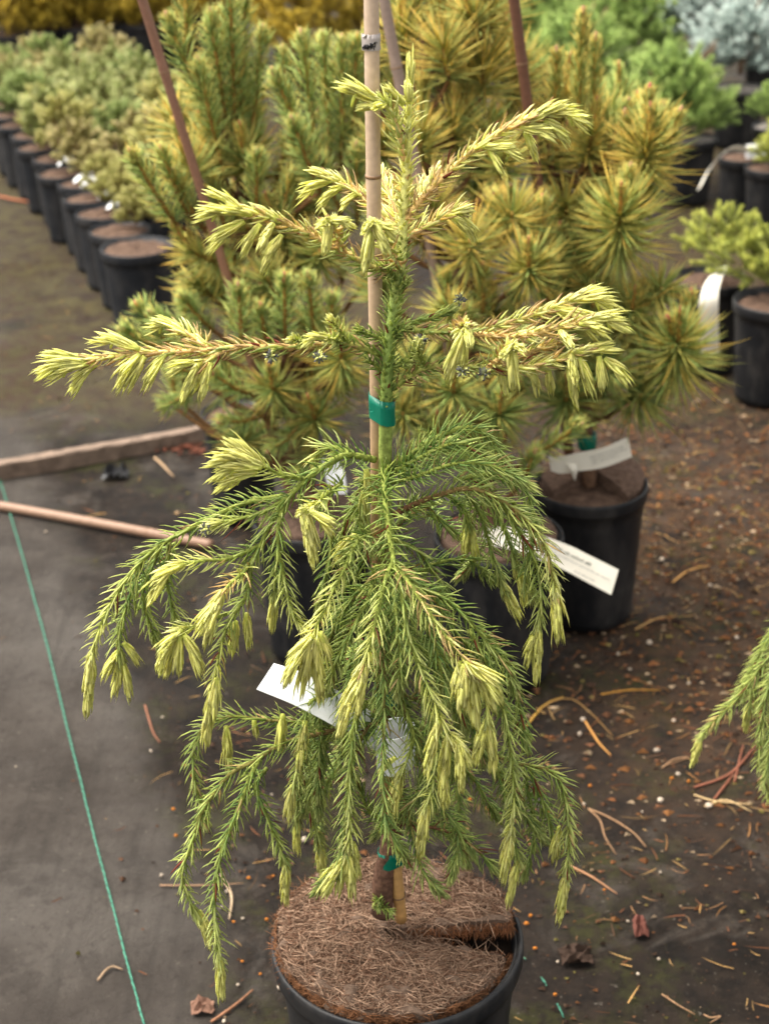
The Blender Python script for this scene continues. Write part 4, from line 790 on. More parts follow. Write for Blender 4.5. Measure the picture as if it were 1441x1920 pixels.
for c, t, d, L, yel, sh in [((640, 690), (640, 670), (-.02, -.06), .062, .5, 1), ((520, 740), (512, 728), (-.0, -.05), .055, .35, .9), ((420, 500), (360, 470), (.08, .06), .055, .55, 1), ((370, 340), (350, 300), (.1, .1), .06, .6, 1), ((520, 560), (500, 520), (.06, .05), .055, .4, .9), ((400, 560), (370, 530), (.1, .1), .05, .4, .9), ((540, 460), (520, 430), (.12, .1), .06, .55, .95), ((600, 500), (600, 470), (.1, .06), .055, .45, .95), ((460, 330), (455, 290), (.15, .14), .06, .45, .9), ((560, 400), (565, 360), (.15, .15), .06, .5, .95), ((480, 600), (470, 570), (.08, .06), .055, .4, .9), ((600, 790), (590, 785), (0, -.03), .06, .35, .85), ((470, 830), (455, 830), (.03, .0), .05, .2, .8), ((400, 320), (385, 270), (.16, .16), .06, .6, 1), ((340, 260), (330, 220), (.2, .2), .055, .6, 1)]:
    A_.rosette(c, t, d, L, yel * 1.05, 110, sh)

# B: middle pine, gold and green
B_ = Pine((935, 1003), .0925, .225, [(890, 780, .02), (860, 560, .08), (830, 360, .14), (800, 200, .2), (790, 60, .24)], 'gold and green pine right behind the weeping conifer leader', 'black pot in front with the cream tag lying over its rim', 32)
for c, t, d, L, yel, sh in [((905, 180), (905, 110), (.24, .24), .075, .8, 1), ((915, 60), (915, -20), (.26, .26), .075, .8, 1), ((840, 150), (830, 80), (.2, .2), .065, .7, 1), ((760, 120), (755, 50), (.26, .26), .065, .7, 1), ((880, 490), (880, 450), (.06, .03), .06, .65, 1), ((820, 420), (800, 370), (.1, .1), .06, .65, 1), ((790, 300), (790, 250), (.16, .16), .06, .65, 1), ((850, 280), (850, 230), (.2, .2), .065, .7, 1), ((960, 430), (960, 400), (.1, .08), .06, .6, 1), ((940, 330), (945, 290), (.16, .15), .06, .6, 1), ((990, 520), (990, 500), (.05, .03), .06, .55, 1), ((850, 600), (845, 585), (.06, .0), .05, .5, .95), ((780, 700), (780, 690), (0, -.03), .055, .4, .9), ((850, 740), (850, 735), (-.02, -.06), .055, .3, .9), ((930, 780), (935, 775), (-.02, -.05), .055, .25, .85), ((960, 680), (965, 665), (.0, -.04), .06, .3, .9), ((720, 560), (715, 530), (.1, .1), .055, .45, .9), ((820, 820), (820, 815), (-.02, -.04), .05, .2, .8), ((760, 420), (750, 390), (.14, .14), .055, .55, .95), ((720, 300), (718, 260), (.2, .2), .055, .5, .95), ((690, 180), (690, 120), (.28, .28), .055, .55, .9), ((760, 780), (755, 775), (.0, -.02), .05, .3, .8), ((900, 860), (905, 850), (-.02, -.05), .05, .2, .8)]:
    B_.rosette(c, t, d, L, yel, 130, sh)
for a, b, d, yel, cap in [((905, 590), (905, 505), (.05, .03), .45, PINK), ((1025, 600), (1030, 490), (.08, .06), .4, PINK), ((840, 590), (835, 520), (.06, .05), .25, BROWN_CAP), ((920, 480), (925, 370), (.1, .1), .55, PINK), ((800, 310), (790, 150), (.2, .2), .5, BROWN_CAP), ((870, 240), (880, 60), (.24, .25), .7, PINK), ((835, 90), (820, -40), (.26, .26), .6, BROWN_CAP), ((1010, 470), (1015, 380), (.1, .1), .45, PINK), ((760, 250), (745, 120), (.24, .26), .4, PINK), ((960, 600), (970, 540), (.06, .05), .35, BROWN_CAP), ((880, 640), (870, 580), (.03, .0), .2, BROWN_CAP), ((1000, 850), (1080, 800), (-.02, -.06), .15, BROWN_CAP), ((980, 900), (1000, 850), (-.03, -.06), .15, BROWN_CAP)]:
    B_.shoot(a, b, d, .034, yel, cap=cap, th=(50, 30), dens=1000)

# C: golden pine on the right
C_ = Pine((1105, 905), .0885, .225, [(1098, 800, .0), (1080, 640, .03), (1060, 460, .06), (1035, 320, .08), (1020, 200, .1)], 'golden long-needled pine with starry whorls, right of the weeping conifer', 'black pot with brown soil and a white tag under the golden pine', 33)
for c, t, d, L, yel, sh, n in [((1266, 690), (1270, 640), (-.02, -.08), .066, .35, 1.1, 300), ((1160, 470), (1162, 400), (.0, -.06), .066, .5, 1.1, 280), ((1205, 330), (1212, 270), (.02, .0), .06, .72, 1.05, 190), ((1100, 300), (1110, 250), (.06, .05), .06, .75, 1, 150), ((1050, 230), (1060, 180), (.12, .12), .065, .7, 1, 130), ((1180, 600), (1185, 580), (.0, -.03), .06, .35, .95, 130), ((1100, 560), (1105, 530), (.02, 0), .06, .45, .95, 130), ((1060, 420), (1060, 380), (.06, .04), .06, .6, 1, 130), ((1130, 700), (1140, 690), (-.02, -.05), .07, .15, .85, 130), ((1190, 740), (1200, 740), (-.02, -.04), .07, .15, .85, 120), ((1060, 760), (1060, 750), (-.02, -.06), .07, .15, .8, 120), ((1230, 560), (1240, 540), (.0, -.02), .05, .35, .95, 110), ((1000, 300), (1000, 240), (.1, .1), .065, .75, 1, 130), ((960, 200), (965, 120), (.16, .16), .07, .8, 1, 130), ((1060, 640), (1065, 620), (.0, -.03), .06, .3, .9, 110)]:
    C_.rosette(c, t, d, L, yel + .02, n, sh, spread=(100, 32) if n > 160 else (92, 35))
for a, b, d, L, cap in [((1082, 240), (1092, 28), (.05, .03), .02, BROWN_CAP), ((1040, 230), (1042, 102), (.07, .06), .018, BROWN_CAP), ((1112, 240), (1116, 76), (.05, .05), .018, BROWN_CAP), ((1206, 300), (1216, 172), (.01, .0), .017, PINK), ((1180, 300), (1172, 218), (.02, .02), .016, BROWN_CAP), ((1240, 300), (1272, 214), (.01, .0), .016, BROWN_CAP), ((1164, 430), (1180, 320), (-.04, -.05), .02, BROWN_CAP), ((1268, 650), (1252, 600), (-.06, -.09), .02, PINK), ((1275, 650), (1292, 555), (-.05, -.06), .02, PINK)]:
    C_.shoot(a, b, d, L * 1.3, .45, cap=cap, th=(42, 28), dens=1500, limb=False, axis=[S(170, 124, 52), S(190, 146, 66)])

# deeper filling whorls and shoots of the three pines, behind the ones listed
rf = random.Random(23)
for P_, boxes, yl in ((A_, [(330, 520, 60, 440, .18, .34), (430, 690, 250, 560, .14, .3), (300, 640, 500, 860, .03, .2)], .38), (B_, [(700, 960, 20, 420, .2, .36), (720, 1000, 400, 860, .06, .22)], .35), (C_, [(1120, 1250, 260, 420, .03, .12), (960, 1220, 180, 520, .08, .22), (1040, 1215, 420, 780, .03, .16), (1000, 1200, 500, 780, -.02, .08)], .28)):
    for (x0, x1, y0, y1, d0_, d1_) in boxes:
        for i in range(15 if x1 - x0 > 240 else 12):
            x, y, d = rf.uniform(x0, x1), rf.uniform(y0, y1), rf.uniform(d0_, d1_)
            if (i % 3 if P_ is not A_ else i % 2): P_.rosette((x, y), (x + rf.gauss(0, 14), y - rf.uniform(18, 50)), (d, d - rf.uniform(0, .03)), rf.uniform(.045, .065), min(1, max(.1, rf.gauss(yl, .2))), 100, .95)
            else: P_.shoot((x, y), (x + rf.gauss(0, 25), y - rf.uniform(70, 130)), (d, d - .01), .03, min(1, max(.1, rf.gauss(yl - .1, .15))), cap=BROWN_CAP, th=(58, 40), dens=900)
# canes of the three pines
def lean_cane(base, top, rad, label, cols):
    base = np.asarray(base); return cane([base, base * .5 + np.asarray(top) * .5 + [.003, .002, 0], top], rad, label, (.35, .62, .86), cols, 12)
bs = lambda P_, dx, dy: np.array([P_.c[0] + dx, P_.c[1] + dy, .18])
lean_cane(bs(A_, -.02, .03), Pl(258, -30, A_.c[1] + .02), .0064, 'brown cane leaning to the left among green pine shoots', [S(150, 112, 88), S(150, 108, 84), S(146, 106, 86)])
lean_cane(bs(B_, -.02, .04), Pl(712, -40, B_.c[1] + .12), .0075, 'grey weathered cane just behind the pale bamboo cane', [S(150, 124, 106), S(156, 134, 120)])
lean_cane(bs(C_, -.02, .02), Pl(958, -40, C_.c[1] - .02), .0074, 'dark brown cane rising through the golden pine', [S(128, 88, 66), S(124, 84, 66), S(120, 82, 64)])
lean_cane([G(930, 480)[0], G(930, 480)[1], 0], Pl(908, -30, G(930, 480)[1]), .009, 'thin grey cane showing at the top edge above the golden pine', [S(140, 120, 106), S(150, 132, 122)])
for P_, px, nm in ((C_, (1083, 828), 'small green tape on the golden pine stem above its pot'), (B_, (858, 718), 'small green tape on the stem of the middle pine')):
    d = np.linalg.norm(P_.path - Pl(px[0], px[1], P_.c[1]), axis=1); i = int(np.argmin(d)); q = P_.path[i]
    m = MB(); lathe(m, [(.0135, -.012), (.0145, 0), (.0135, .012), (.0125, .012), (.0125, -.012), (.0135, -.012)], 20, (.1, .3, .2), q); o = m.build('green_tie_tape', M_TAPE); tag(o, nm, 'tape')

# coir lumps standing in the golden pine's pot, and mats in the two others
def mat_piece(c, R, a0, a1, th, label, tilt=0.0, seed=1):
    rng = np.random.default_rng(seed); nr, nk = 10, 50
    rr = np.linspace(.05, 1, nr); ph = np.linspace(a0, a1, nk); RR, PH = np.meshgrid(rr, ph, indexing='ij')
    x, y = RR * R * np.cos(PH), RR * R * np.sin(PH); z = th + tilt * y + rng.normal(0, .0012, x.shape) + .01 * (1 - RR ** 2)
    mb = MB(); top = np.stack([x, y, z], -1) + c; bot = np.stack([x, y, z - th], -1) + c
    def sheet(v):
        n, m_ = v.shape[:2]; i = (np.arange(n - 1)[:, None] * m_ + np.arange(m_ - 1)[None]).ravel()
        mb.add(v.reshape(-1, 3), np.concatenate([np.stack([i, i + m_, i + m_ + 1], 1), np.stack([i, i + m_ + 1, i + 1], 1)]), (.2, .14, .1))
    sheet(top); sheet(bot)
    for s_ in (np.stack([top[-1], bot[-1]]), np.stack([top[:, 0], bot[:, 0]]), np.stack([top[:, -1], bot[:, -1]])): sheet(s_)
    tag(mb.build('coir_mulch_disc', M_COIR_DK), label, 'mulch mat')
M_COIR_DK = soil_mat('weathered_coir', (.05, .03, .021), (.17, .108, .078), 120)
mat_piece(np.array([C_.c[0] + .006, C_.c[1] + .012, .212]), .078, radians(-55), radians(215), .022, 'thick brown coir mat lump in the pot under the white tag', .12, 3)
mat_piece(np.array([B_.c[0], B_.c[1], .213]), .082, radians(-180), radians(175), .016, 'brown coir mat domed in the pot below the middle pine', .0, 4)
mat_piece(np.array([A_.c[0], A_.c[1], .213]), .08, radians(-180), radians(175), .014, 'brown coir mat in the pot of the green pine', .0, 5)

# tags of the pines
def ink_rows(o, origin, ex, ey, ez, rows, seed):
    """rows of printed words: (u0, u1, v, height, mat) in metres on the tag plane"""
    rng = np.random.default_rng(seed)
    for (u0, u1, v, h, mat) in rows:
        mb = MB(); u = u0
        while u < u1:
            wl = rng.integers(4, 9)
            for _ in range(wl):
                if u > u1: break
                hh = h * rng.choice([.62, .62, .7, 1.0]); wd = h * rng.uniform(.28, .5)
                p = origin + ex * u + ey * v + ez
                mb.add([p, p + ex * wd, p + ex * wd + ey * hh, p + ey * hh], [[0, 1, 2], [0, 2, 3]], (.1, .1, .1)); u += wd + h * .16
            u += h * .5
        link('print_line', mb.mesh('print_line', mat), o)
def label_strip(name, cpts, wdirs, half, label, mat, ink=None):
    e = empty(name, tuple(cpts[0]), label, 'plant label'); m = MB(); c, w, t = ribbon(m, cpts, wdirs, half, .0004); m.build('strip', mat, e, smooth=False)
    return e, c, w, t
tY = B_.c[1]
cA, cB = Pl(1000, 1022, tY - .105), Pl(1152, 1092, tY - .135)
e, c, w, t = label_strip('printed_label', [Pl(905, 1006, tY - .03), Pl(950, 1008, tY - .085), cA, Pl(1060, 1045, tY - .112), Pl(1105, 1068, tY - .122), cB], [Pl(960, 990, tY - .1) - Pl(950, 1040, tY - .1), Pl(1072, 1015, tY - .11) - Pl(1055, 1078, tY - .12), Pl(1161, 1074, tY - .135) - Pl(1146, 1124, tY - .14)], [.013, .0165, .0185], 'cream printed plant label sticking out over the black pot edge', M_TAG_CREAM)
i0 = 24; ex = norm(c[39] - c[i0]); wy = norm(w[32]); wy = norm(wy - ex * (wy @ ex)); nz = norm(np.cross(ex, wy)); nz = nz if nz @ (_O - c[30]) > 0 else -nz
Ltot = np.linalg.norm(c[39] - c[i0]); org = c[i0]
bow = nz * .0026
ink_rows(e, org, ex, wy, bow, [(-.012, Ltot * .55, .0055, .0042, M_INK), (-.012, Ltot * .9, -.001, .0026, M_INK_FAINT), (Ltot * .36, Ltot * .72, -.0115, .0024, M_INK_FAINT)], 4)
tY = C_.c[1]
e, c, w, t = label_strip('printed_label', [Pl(1030, 868, tY - .05), Pl(1050, 872, tY - .055), Pl(1085, 866, tY - .06), Pl(1130, 858, tY - .062), Pl(1180, 838, tY - .06)], [Pl(1045, 850, tY) - Pl(1050, 890, tY), Pl(1110, 840, tY) - Pl(1112, 885, tY), Pl(1176, 820, tY) - Pl(1184, 862, tY)], [.013, .0155, .0165], 'white tag band wrapped round the golden pine stem over its pot', M_TAG_CREAM)
org = c[20]; ex = norm(c[36] - c[20]); wy = norm(w[28] - ex * (w[28] @ ex)); nz = norm(np.cross(ex, wy)); nz = nz if nz @ (_O - c[30]) > 0 else -nz
ink_rows(e, org, ex, wy, nz * .0016, [(0, .05, .004, .0024, M_INK_FAINT), (0, .055, -.001, .0022, M_INK_FAINT), (0, .04, -.006, .0022, M_INK_FAINT)], 5)
m = MB(); ribbon(m, [Pl(1066, 862, tY - .052), Pl(1074, 880, tY - .066), Pl(1077, 900, tY - .066)], [(1, 0, .1)], [.008, .006, .0005], .0004); m.build('pointed_end', M_TAG_CREAM, e)
tY = A_.c[1]
label_strip('plant_label', [Pl(618, 860, tY - .02), Pl(628, 892, tY - .045), Pl(634, 926, tY - .05)], [(1, 0, 0)], [.012, .014, .012], 'small white label end showing through the upper left skirt branches', M_TAG)

# ------------------------------------------------------------------ background plants and pots
ORD = ['first', 'second', 'third', 'fourth', 'fifth', 'sixth', 'seventh', 'eighth', 'ninth', 'tenth', 'eleventh', 'twelfth', 'thirteenth', 'fourteenth', 'fifteenth', 'sixteenth']
def crown_mesh(name, seed, rad, hgt, ntw, tl, nl, nw, dens, cin, cmid, ctip, upright=.3, flat=1.0, base=.02):
    rng = np.random.default_rng(seed); mb = MB()
    for i in range(ntw):
        a = rng.uniform(0, 2 * pi); u = rng.uniform(0, 1) ** .6; hz = rng.uniform(0, 1)
        lobes = 1 + .22 * sin(3 * a + seed) + .12 * sin(5 * a + 2 * seed)
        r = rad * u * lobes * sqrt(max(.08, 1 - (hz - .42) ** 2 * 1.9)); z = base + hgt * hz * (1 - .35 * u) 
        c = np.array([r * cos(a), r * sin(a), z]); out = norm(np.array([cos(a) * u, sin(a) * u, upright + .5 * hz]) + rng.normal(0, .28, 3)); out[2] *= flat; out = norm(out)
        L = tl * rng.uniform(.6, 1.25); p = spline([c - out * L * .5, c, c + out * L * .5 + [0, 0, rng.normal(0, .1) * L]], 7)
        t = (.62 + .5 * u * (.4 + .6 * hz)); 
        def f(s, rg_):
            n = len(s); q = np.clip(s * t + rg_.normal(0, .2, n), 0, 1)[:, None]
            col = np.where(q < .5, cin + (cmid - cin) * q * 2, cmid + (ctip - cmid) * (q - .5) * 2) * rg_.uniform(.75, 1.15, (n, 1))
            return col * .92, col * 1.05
        tube(mb, p, [.0016, .001], cin * .7, 4, 5, caps=False)
        needles_on(mb, p, dens, nl, (62, 34), (46, 22), nw, f, rng, lowpoly=True, off=.001)
    return mb.mesh(name, M_PINE)
def stem_mesh(name, h, r, seed, spread=.04):
    rng = np.random.default_rng(seed); mb = MB(); tube(mb, [(0, 0, -.02), (rng.normal(0, .004), 0, h * .4), (rng.normal(0, .008), rng.normal(0, .008), h)], [r, r * .8, r * .4], [S(100, 78, 60), S(92, 70, 52)], 7, 10)
    for i in range(6):
        a = rng.uniform(0, 2 * pi); z = h * rng.uniform(.1, .7); L = spread * rng.uniform(.7, 1.6)
        tube(mb, [(0, 0, z), (cos(a) * L * .6, sin(a) * L * .6, z + L * .4), (cos(a) * L, sin(a) * L, z + L * .8)], [r * .5, r * .3], S(96, 72, 52), 5, 6)
    return mb.mesh(name, M_BARK)
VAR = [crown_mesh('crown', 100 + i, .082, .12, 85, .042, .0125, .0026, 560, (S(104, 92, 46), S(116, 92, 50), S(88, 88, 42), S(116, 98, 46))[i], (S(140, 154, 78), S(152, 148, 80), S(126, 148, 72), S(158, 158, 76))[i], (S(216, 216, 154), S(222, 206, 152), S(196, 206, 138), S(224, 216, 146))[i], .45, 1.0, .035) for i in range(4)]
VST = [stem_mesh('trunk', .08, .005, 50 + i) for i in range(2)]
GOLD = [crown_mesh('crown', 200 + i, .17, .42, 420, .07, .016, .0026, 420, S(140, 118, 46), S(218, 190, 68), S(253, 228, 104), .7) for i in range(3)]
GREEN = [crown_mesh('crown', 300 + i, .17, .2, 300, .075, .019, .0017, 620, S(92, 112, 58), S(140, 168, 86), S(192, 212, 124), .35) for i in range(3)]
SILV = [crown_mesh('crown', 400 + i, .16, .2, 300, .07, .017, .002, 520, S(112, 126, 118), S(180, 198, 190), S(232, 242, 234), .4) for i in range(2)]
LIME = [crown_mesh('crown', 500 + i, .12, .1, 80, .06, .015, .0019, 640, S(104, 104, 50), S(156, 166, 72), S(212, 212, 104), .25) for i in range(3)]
BST = stem_mesh('trunk', .18, .009, 61, .08)
def plant(kind, loc, crown, stem, label, cat, group, rz, s=1.0):
    e = empty(kind, tuple(loc), label, cat, group, rz); e.scale = (s, s, s)
    for nm, me in (('trunk', stem), ('crown', crown)):
        o = bpy.data.objects.new(nm, me); COL.objects.link(o); o.parent = e
    return e
rr = random.Random(9)
L0 = G(253, 462, .19); L10 = G(24, 214, .19); step = (L10 - L0) / 10; perp = norm(np.array([-step[1] * -1, step[0] * -1, 0])); perp = norm(np.array([step[1], -step[0], 0]))
rows = ['in the path row', 'in the second row', 'in the third row']
for k in range(3):
    for n in range(15 if k == 0 else 14):
        c = L0 + step * (n if n or k else -.35) + perp * (.19 * k) + step * (.5 if k % 2 else 0) + np.array([rr.gauss(0, .008), rr.gauss(0, .008), 0])
        x, y = proj((c[0], c[1], .24))
        if x < -70 or x > 345 or y < -60: continue
        pot((c[0], c[1], 0), (.085 if n == 0 else .075 if n < 3 else .069) if k == 0 else .069, .205 if n == 0 and k == 0 else .19, f'{ORD[n]} black pot from the near end {rows[k]} at left', 'black pots in rows at the left', .008, M_POT_FAR, M_SOIL, 40, rr.uniform(0, 6), (rr.gauss(0, .015), rr.gauss(0, .015)))
        off = perp * (.042 if k == 0 else .01)
        sca = rr.uniform(.85, 1.1) * (.7 if k == 0 and n < 5 else 1.1)
        if k == 0 and n == 0: continue
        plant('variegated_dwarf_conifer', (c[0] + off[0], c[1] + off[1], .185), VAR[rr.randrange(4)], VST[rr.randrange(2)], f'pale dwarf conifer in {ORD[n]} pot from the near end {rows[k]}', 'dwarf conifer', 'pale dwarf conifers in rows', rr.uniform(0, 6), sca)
# white label stubs in the row
for i, (x, y, n) in enumerate(((128, 300, 'farthest'), (158, 332, 'second farthest'), (172, 340, 'middle'), (205, 362, 'second nearest'), (222, 380, 'nearest'))):
    c = G(x, y, .2); label_strip('plant_label', [c + [-.03, -.01, -.012], c + [-.005, -.012, .006], c + [.02, -.004, .004]], [(.3, .8, .5)], .013, f'white label in the left pot row, the {n} of five', M_TAG)
# golden conifers far left
for i, (x, y) in enumerate(((20, 62), (80, 52), (145, 48), (205, 40), (262, 42), (330, 30), (400, 25), (50, 14), (130, 10), (215, 4), (300, 0))):
    c = G(x, y, .2)
    wh = 'front row' if i < 7 else 'rear row'; j = i if i < 7 else i - 7
    pot((c[0], c[1], 0), .1, .2, f'{ORD[j]} far black pot under golden conifers, {wh}, from the left', 'black pots under the golden conifers', .01, M_POT_FAR, M_SOIL, 32)
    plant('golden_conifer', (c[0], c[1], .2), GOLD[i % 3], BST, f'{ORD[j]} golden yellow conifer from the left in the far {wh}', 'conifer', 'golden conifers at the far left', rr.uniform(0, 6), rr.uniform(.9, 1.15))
# reddish gold pines behind the pines, top centre
for i, (x, y) in enumerate(((560, 90), (680, 70), (800, 60), (900, 50))):
    c = G(x, y, .2)
    pot((c[0], c[1], 0), .1, .2, f'{ORD[i]} far pot from the left behind the three pines', 'far pots behind the pines', .01, M_POT_FAR, M_SOIL, 32)
    plant('golden_conifer', (c[0], c[1], .2), GOLD[(i + 1) % 3], BST, f'{ORD[i]} blurred golden conifer from the left behind the three pines', 'conifer', 'blurred golden conifers behind the pines', rr.uniform(0, 6), 1.15)
# green soft conifers, right
for i, (x, y, s, w_) in enumerate(((1290, 258, 1.05, 'soft green conifer in the near far-right pot with pale grit'), (1080, 190, 1.15, 'soft green conifer behind the tall golden candles'), (1010, 120, 1.1, 'soft green conifer left of the golden candles at the top'), (1190, 110, 1.1, 'soft green conifer between silver and golden plants, rear'), (1100, 70, 1.1, 'soft green conifer at the top edge right of the dark cane'), (1462, 236, .5, 'soft green conifer cut by the right edge below the silver ones'))):
    c = G(x, y, .185)
    pot((c[0], c[1], 0), .082, .185, 'black pot holding the ' + w_.split(' in the near')[0], 'black pots at the far right', .008, M_POT, M_SOIL_GREY, 40)
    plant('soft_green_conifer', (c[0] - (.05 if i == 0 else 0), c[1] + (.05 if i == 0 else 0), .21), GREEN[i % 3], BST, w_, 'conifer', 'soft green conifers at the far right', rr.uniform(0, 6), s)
for i, (x, y, s, w_) in enumerate(((1385, 165, 1.0, 'silver blue conifer nearest the right edge'), (1290, 105, .95, 'silver blue conifer left of its twin at the far right'), (1440, 95, 1.0, 'silver blue conifer farthest back at the right edge'))):
    c = G(x, y, .185)
    pot((c[0], c[1], 0), .088, .185, 'gritty black pot under the ' + w_, 'black pots under the silver conifers', .006, M_POT, M_SOIL_GREY, 40)
    plant('silver_blue_conifer', (c[0], c[1], .25), SILV[i % 2], BST, w_, 'conifer', 'silver blue conifers', rr.uniform(0, 6), s)
for i, (x, y, s, w_) in enumerate(((1395, 292, .8, 'pot with brown soil and white tag at the far right'), (1446, 312, .7, 'small pot cut by the right edge beside the white tag'))):
    c = G(x, y, .19); pot((c[0], c[1], 0), .072, .19, 'black ' + w_, None, .01, M_POT, M_SOIL, 40)
    if i == 1: plant('lime_dwarf_conifer', (c[0] + .03, c[1], .19), LIME[1], VST[0], 'lime green dwarf conifer just inside the right edge, upper', 'dwarf conifer', None, 1.0, .8)
c = G(1395, 292, .2); label_strip('plant_label', [c + [.045, .0, .008], c + [0, -.005, .018], c + [-.05, -.02, .022], c + [-.1, -.04, -.02], c + [-.13, -.05, -.075]], [(.35, -.35, .6)], [.011, .009, .008, .009, .009], 'long white label arching out of a far right pot', M_TAG_CREAM)
m = MB(); cc = G(1418, 284, .21); ribbon(m, [cc + [-.028, 0, 0], cc + [.028, .01, .002]], [(0, .2, 1)], .018, .004); tag(m.build('plant_label', M_TAG, smooth=False), 'blocky white tag standing in a far right pot', 'plant label')
# two nearer right pots with lime conifers
cR = G(1330, 520, .205); pot((cR[0], cR[1], 0), .08, .205, 'black pot with a long white label hanging over its front', None, .014, M_POT, M_SOIL, 56)
label_strip('plant_label', [Pl(1358, 498, cR[1] - .01), Pl(1338, 524, cR[1] - .06), Pl(1328, 560, cR[1] - .1), Pl(1328, 610, cR[1] - .105), Pl(1330, 665, cR[1] - .1)], [(1, 0, .15)], [.009, .016, .02, .02, .02], 'long white label hanging down the front of a right-hand pot', M_TAG_CREAM)
plant('lime_dwarf_conifer', (cR[0] + .045, cR[1] + .1, .225), LIME[0], VST[0], 'lime green dwarf conifer in the pot with the hanging white label', 'dwarf conifer', None, .4, .8)
cR2 = G(1455, 562, .21); pot((cR2[0], cR2[1], 0), .087, .21, 'black pot cut by the right edge, nearest of the right pots', None, .016, M_POT, M_SOIL, 56)
plant('lime_dwarf_conifer', (cR2[0] + .0, cR2[1] + .09, .215), LIME[2], VST[1], 'lime green dwarf conifer cut by the right edge, above the nearest right pot', 'dwarf conifer', None, 2.0, 1.0)

# ------------------------------------------------------------------ second weeping conifer entering from the right
def second():
    c = G(1690, 1500, .2); pot((c[0], c[1], 0), .1, .2, 'black pot of the weeping conifer just outside the right edge', None, .015)
    e = empty('weeping_conifer', (c[0], c[1], .2), 'weeping conifer reaching in from the right edge at half height', 'conifer')
    m = MB(); tube(m, [(c[0], c[1], .19), (c[0], c[1], .4), (c[0] + .01, c[1], .7)], [.009, .007, .003], S(98, 72, 58), 10, 20); m.build('trunk', M_BARK, e)
    dY = c[1]
    for pts, b in (([(1600, 1180, 0), (1500, 1160, -.02), (1440, 1230, -.04), (1390, 1300, -.05), (1340, 1350, -.055), (1310, 1385, -.056)], ((1314, 1378), (1293, 1446))), ([(1600, 1200, 0), (1500, 1190, -.06), (1440, 1290, -.07), (1425, 1370, -.07), (1420, 1440, -.07)], None), ([(1430, 1240, -.04), (1410, 1300, -.04), (1400, 1330, -.04)], ((1402, 1320), (1395, 1375))), ([(1600, 1230, .02), (1480, 1220, .02), (1430, 1310, .02), (1405, 1340, .02)], None), ([(1600, 1260, 0), (1500, 1260, -.03), (1445, 1360, -.03), (1436, 1430, -.03), (1440, 1500, -.03)], None), ([(1600, 1100, .0), (1520, 1080, .04), (1450, 1180, .05), (1400, 1270, .05), (1375, 1310, .05)], None), ([(1600, 1280, -.02), (1500, 1300, -.06), (1450, 1380, -.08), (1432, 1480, -.08)], None)):
        p3 = np.array([Pl(x, y, dY + d) for x, y, d in pts]); m = MB(); p = tube(m, p3, [.0022, .001], [S(110, 80, 56), BARK_G], 7, 26); o = m.build('branch', M_BARK, e)
        nmb = MB(); needles_on(nmb, p, 1200, .019, (58, 42), (36, 22), .0008, cf(0, .35, .04), _rng, off=.0008); tag(nmb.build('needles', M_NEEDLE, o), kind='stuff')
        if b:
            A, B = Pl(*b[0], dY + pts[-1][2]), Pl(*b[1], dY + pts[-1][2]); m = MB(); q = spline([A, (A + B) / 2, B], 12)
            needles_on(m, q[:8], 3600, .015, (31, 15), (6, -8), .00094, cbud(.5), _rng, fade=.9, jit=.08, off=.0006); m.build('shoot_tip', M_NEEDLE, o)
second()

# ------------------------------------------------------------------ board, lying cane, thread, scraps
a, b = G(-260, 950), G(392, 826)
dirb = norm(b - a); nb = np.array([-dirb[1], dirb[0], 0])
m = MB(); n = 40; rngb = np.random.default_rng(8); u = np.linspace(0, 1, n)[:, None]; base = a + (b - a) * u
V = []
for (off, z) in ((0, -.004), (0, .027), (.002, .0295), (.022, .03), (.025, .027), (.025, -.004)):
    V.append(base + nb * (off + rngb.normal(0, .0006, (n, 1))) + np.array([0, 0, 1]) * (z + rngb.normal(0, .0007, (n, 1)) + .002 * np.sin(u * 5)))
V = np.stack(V, 1); k = 6; i = np.arange(n - 1)[:, None] * k; j = np.arange(k)[None]; j2 = (j + 1) % k
A, B, C, D = (i + j).ravel(), (i + j2).ravel(), (i + k + j2).ravel(), (i + k + j).ravel()
T = np.concatenate([np.stack([A, B, C], 1), np.stack([A, C, D], 1), [[0, 1, 2], [0, 2, 3], [0, 3, 4], [0, 4, 5]], np.array([[0, 2, 1], [0, 3, 2], [0, 4, 3], [0, 5, 4]]) + (n - 1) * k])
m.add(V.reshape(-1, 3), T, S(108, 92, 80)); o = m.build('edging_board', M_WOOD, smooth=False); tag(o, 'weathered wooden edging board along the ground, entering from the left edge', 'board')
a, b = G(-120, 928, .008), G(398, 1022, .008)
e = cane([a, (a + b) / 2 + [0, .004, 0], b], .0085, 'brown bamboo cane lying on the ground, pointing at the weeping conifer', (.22, .78), [S(150, 116, 94), S(156, 124, 102), S(146, 112, 90)], 14, 'lying_cane')
cpt = G(446, 772, .2); pot((cpt[0], cpt[1], 0), .066, .2, 'small black pot under green pine foliage beside the board end', None, .012, M_POT, M_SOIL, 48)
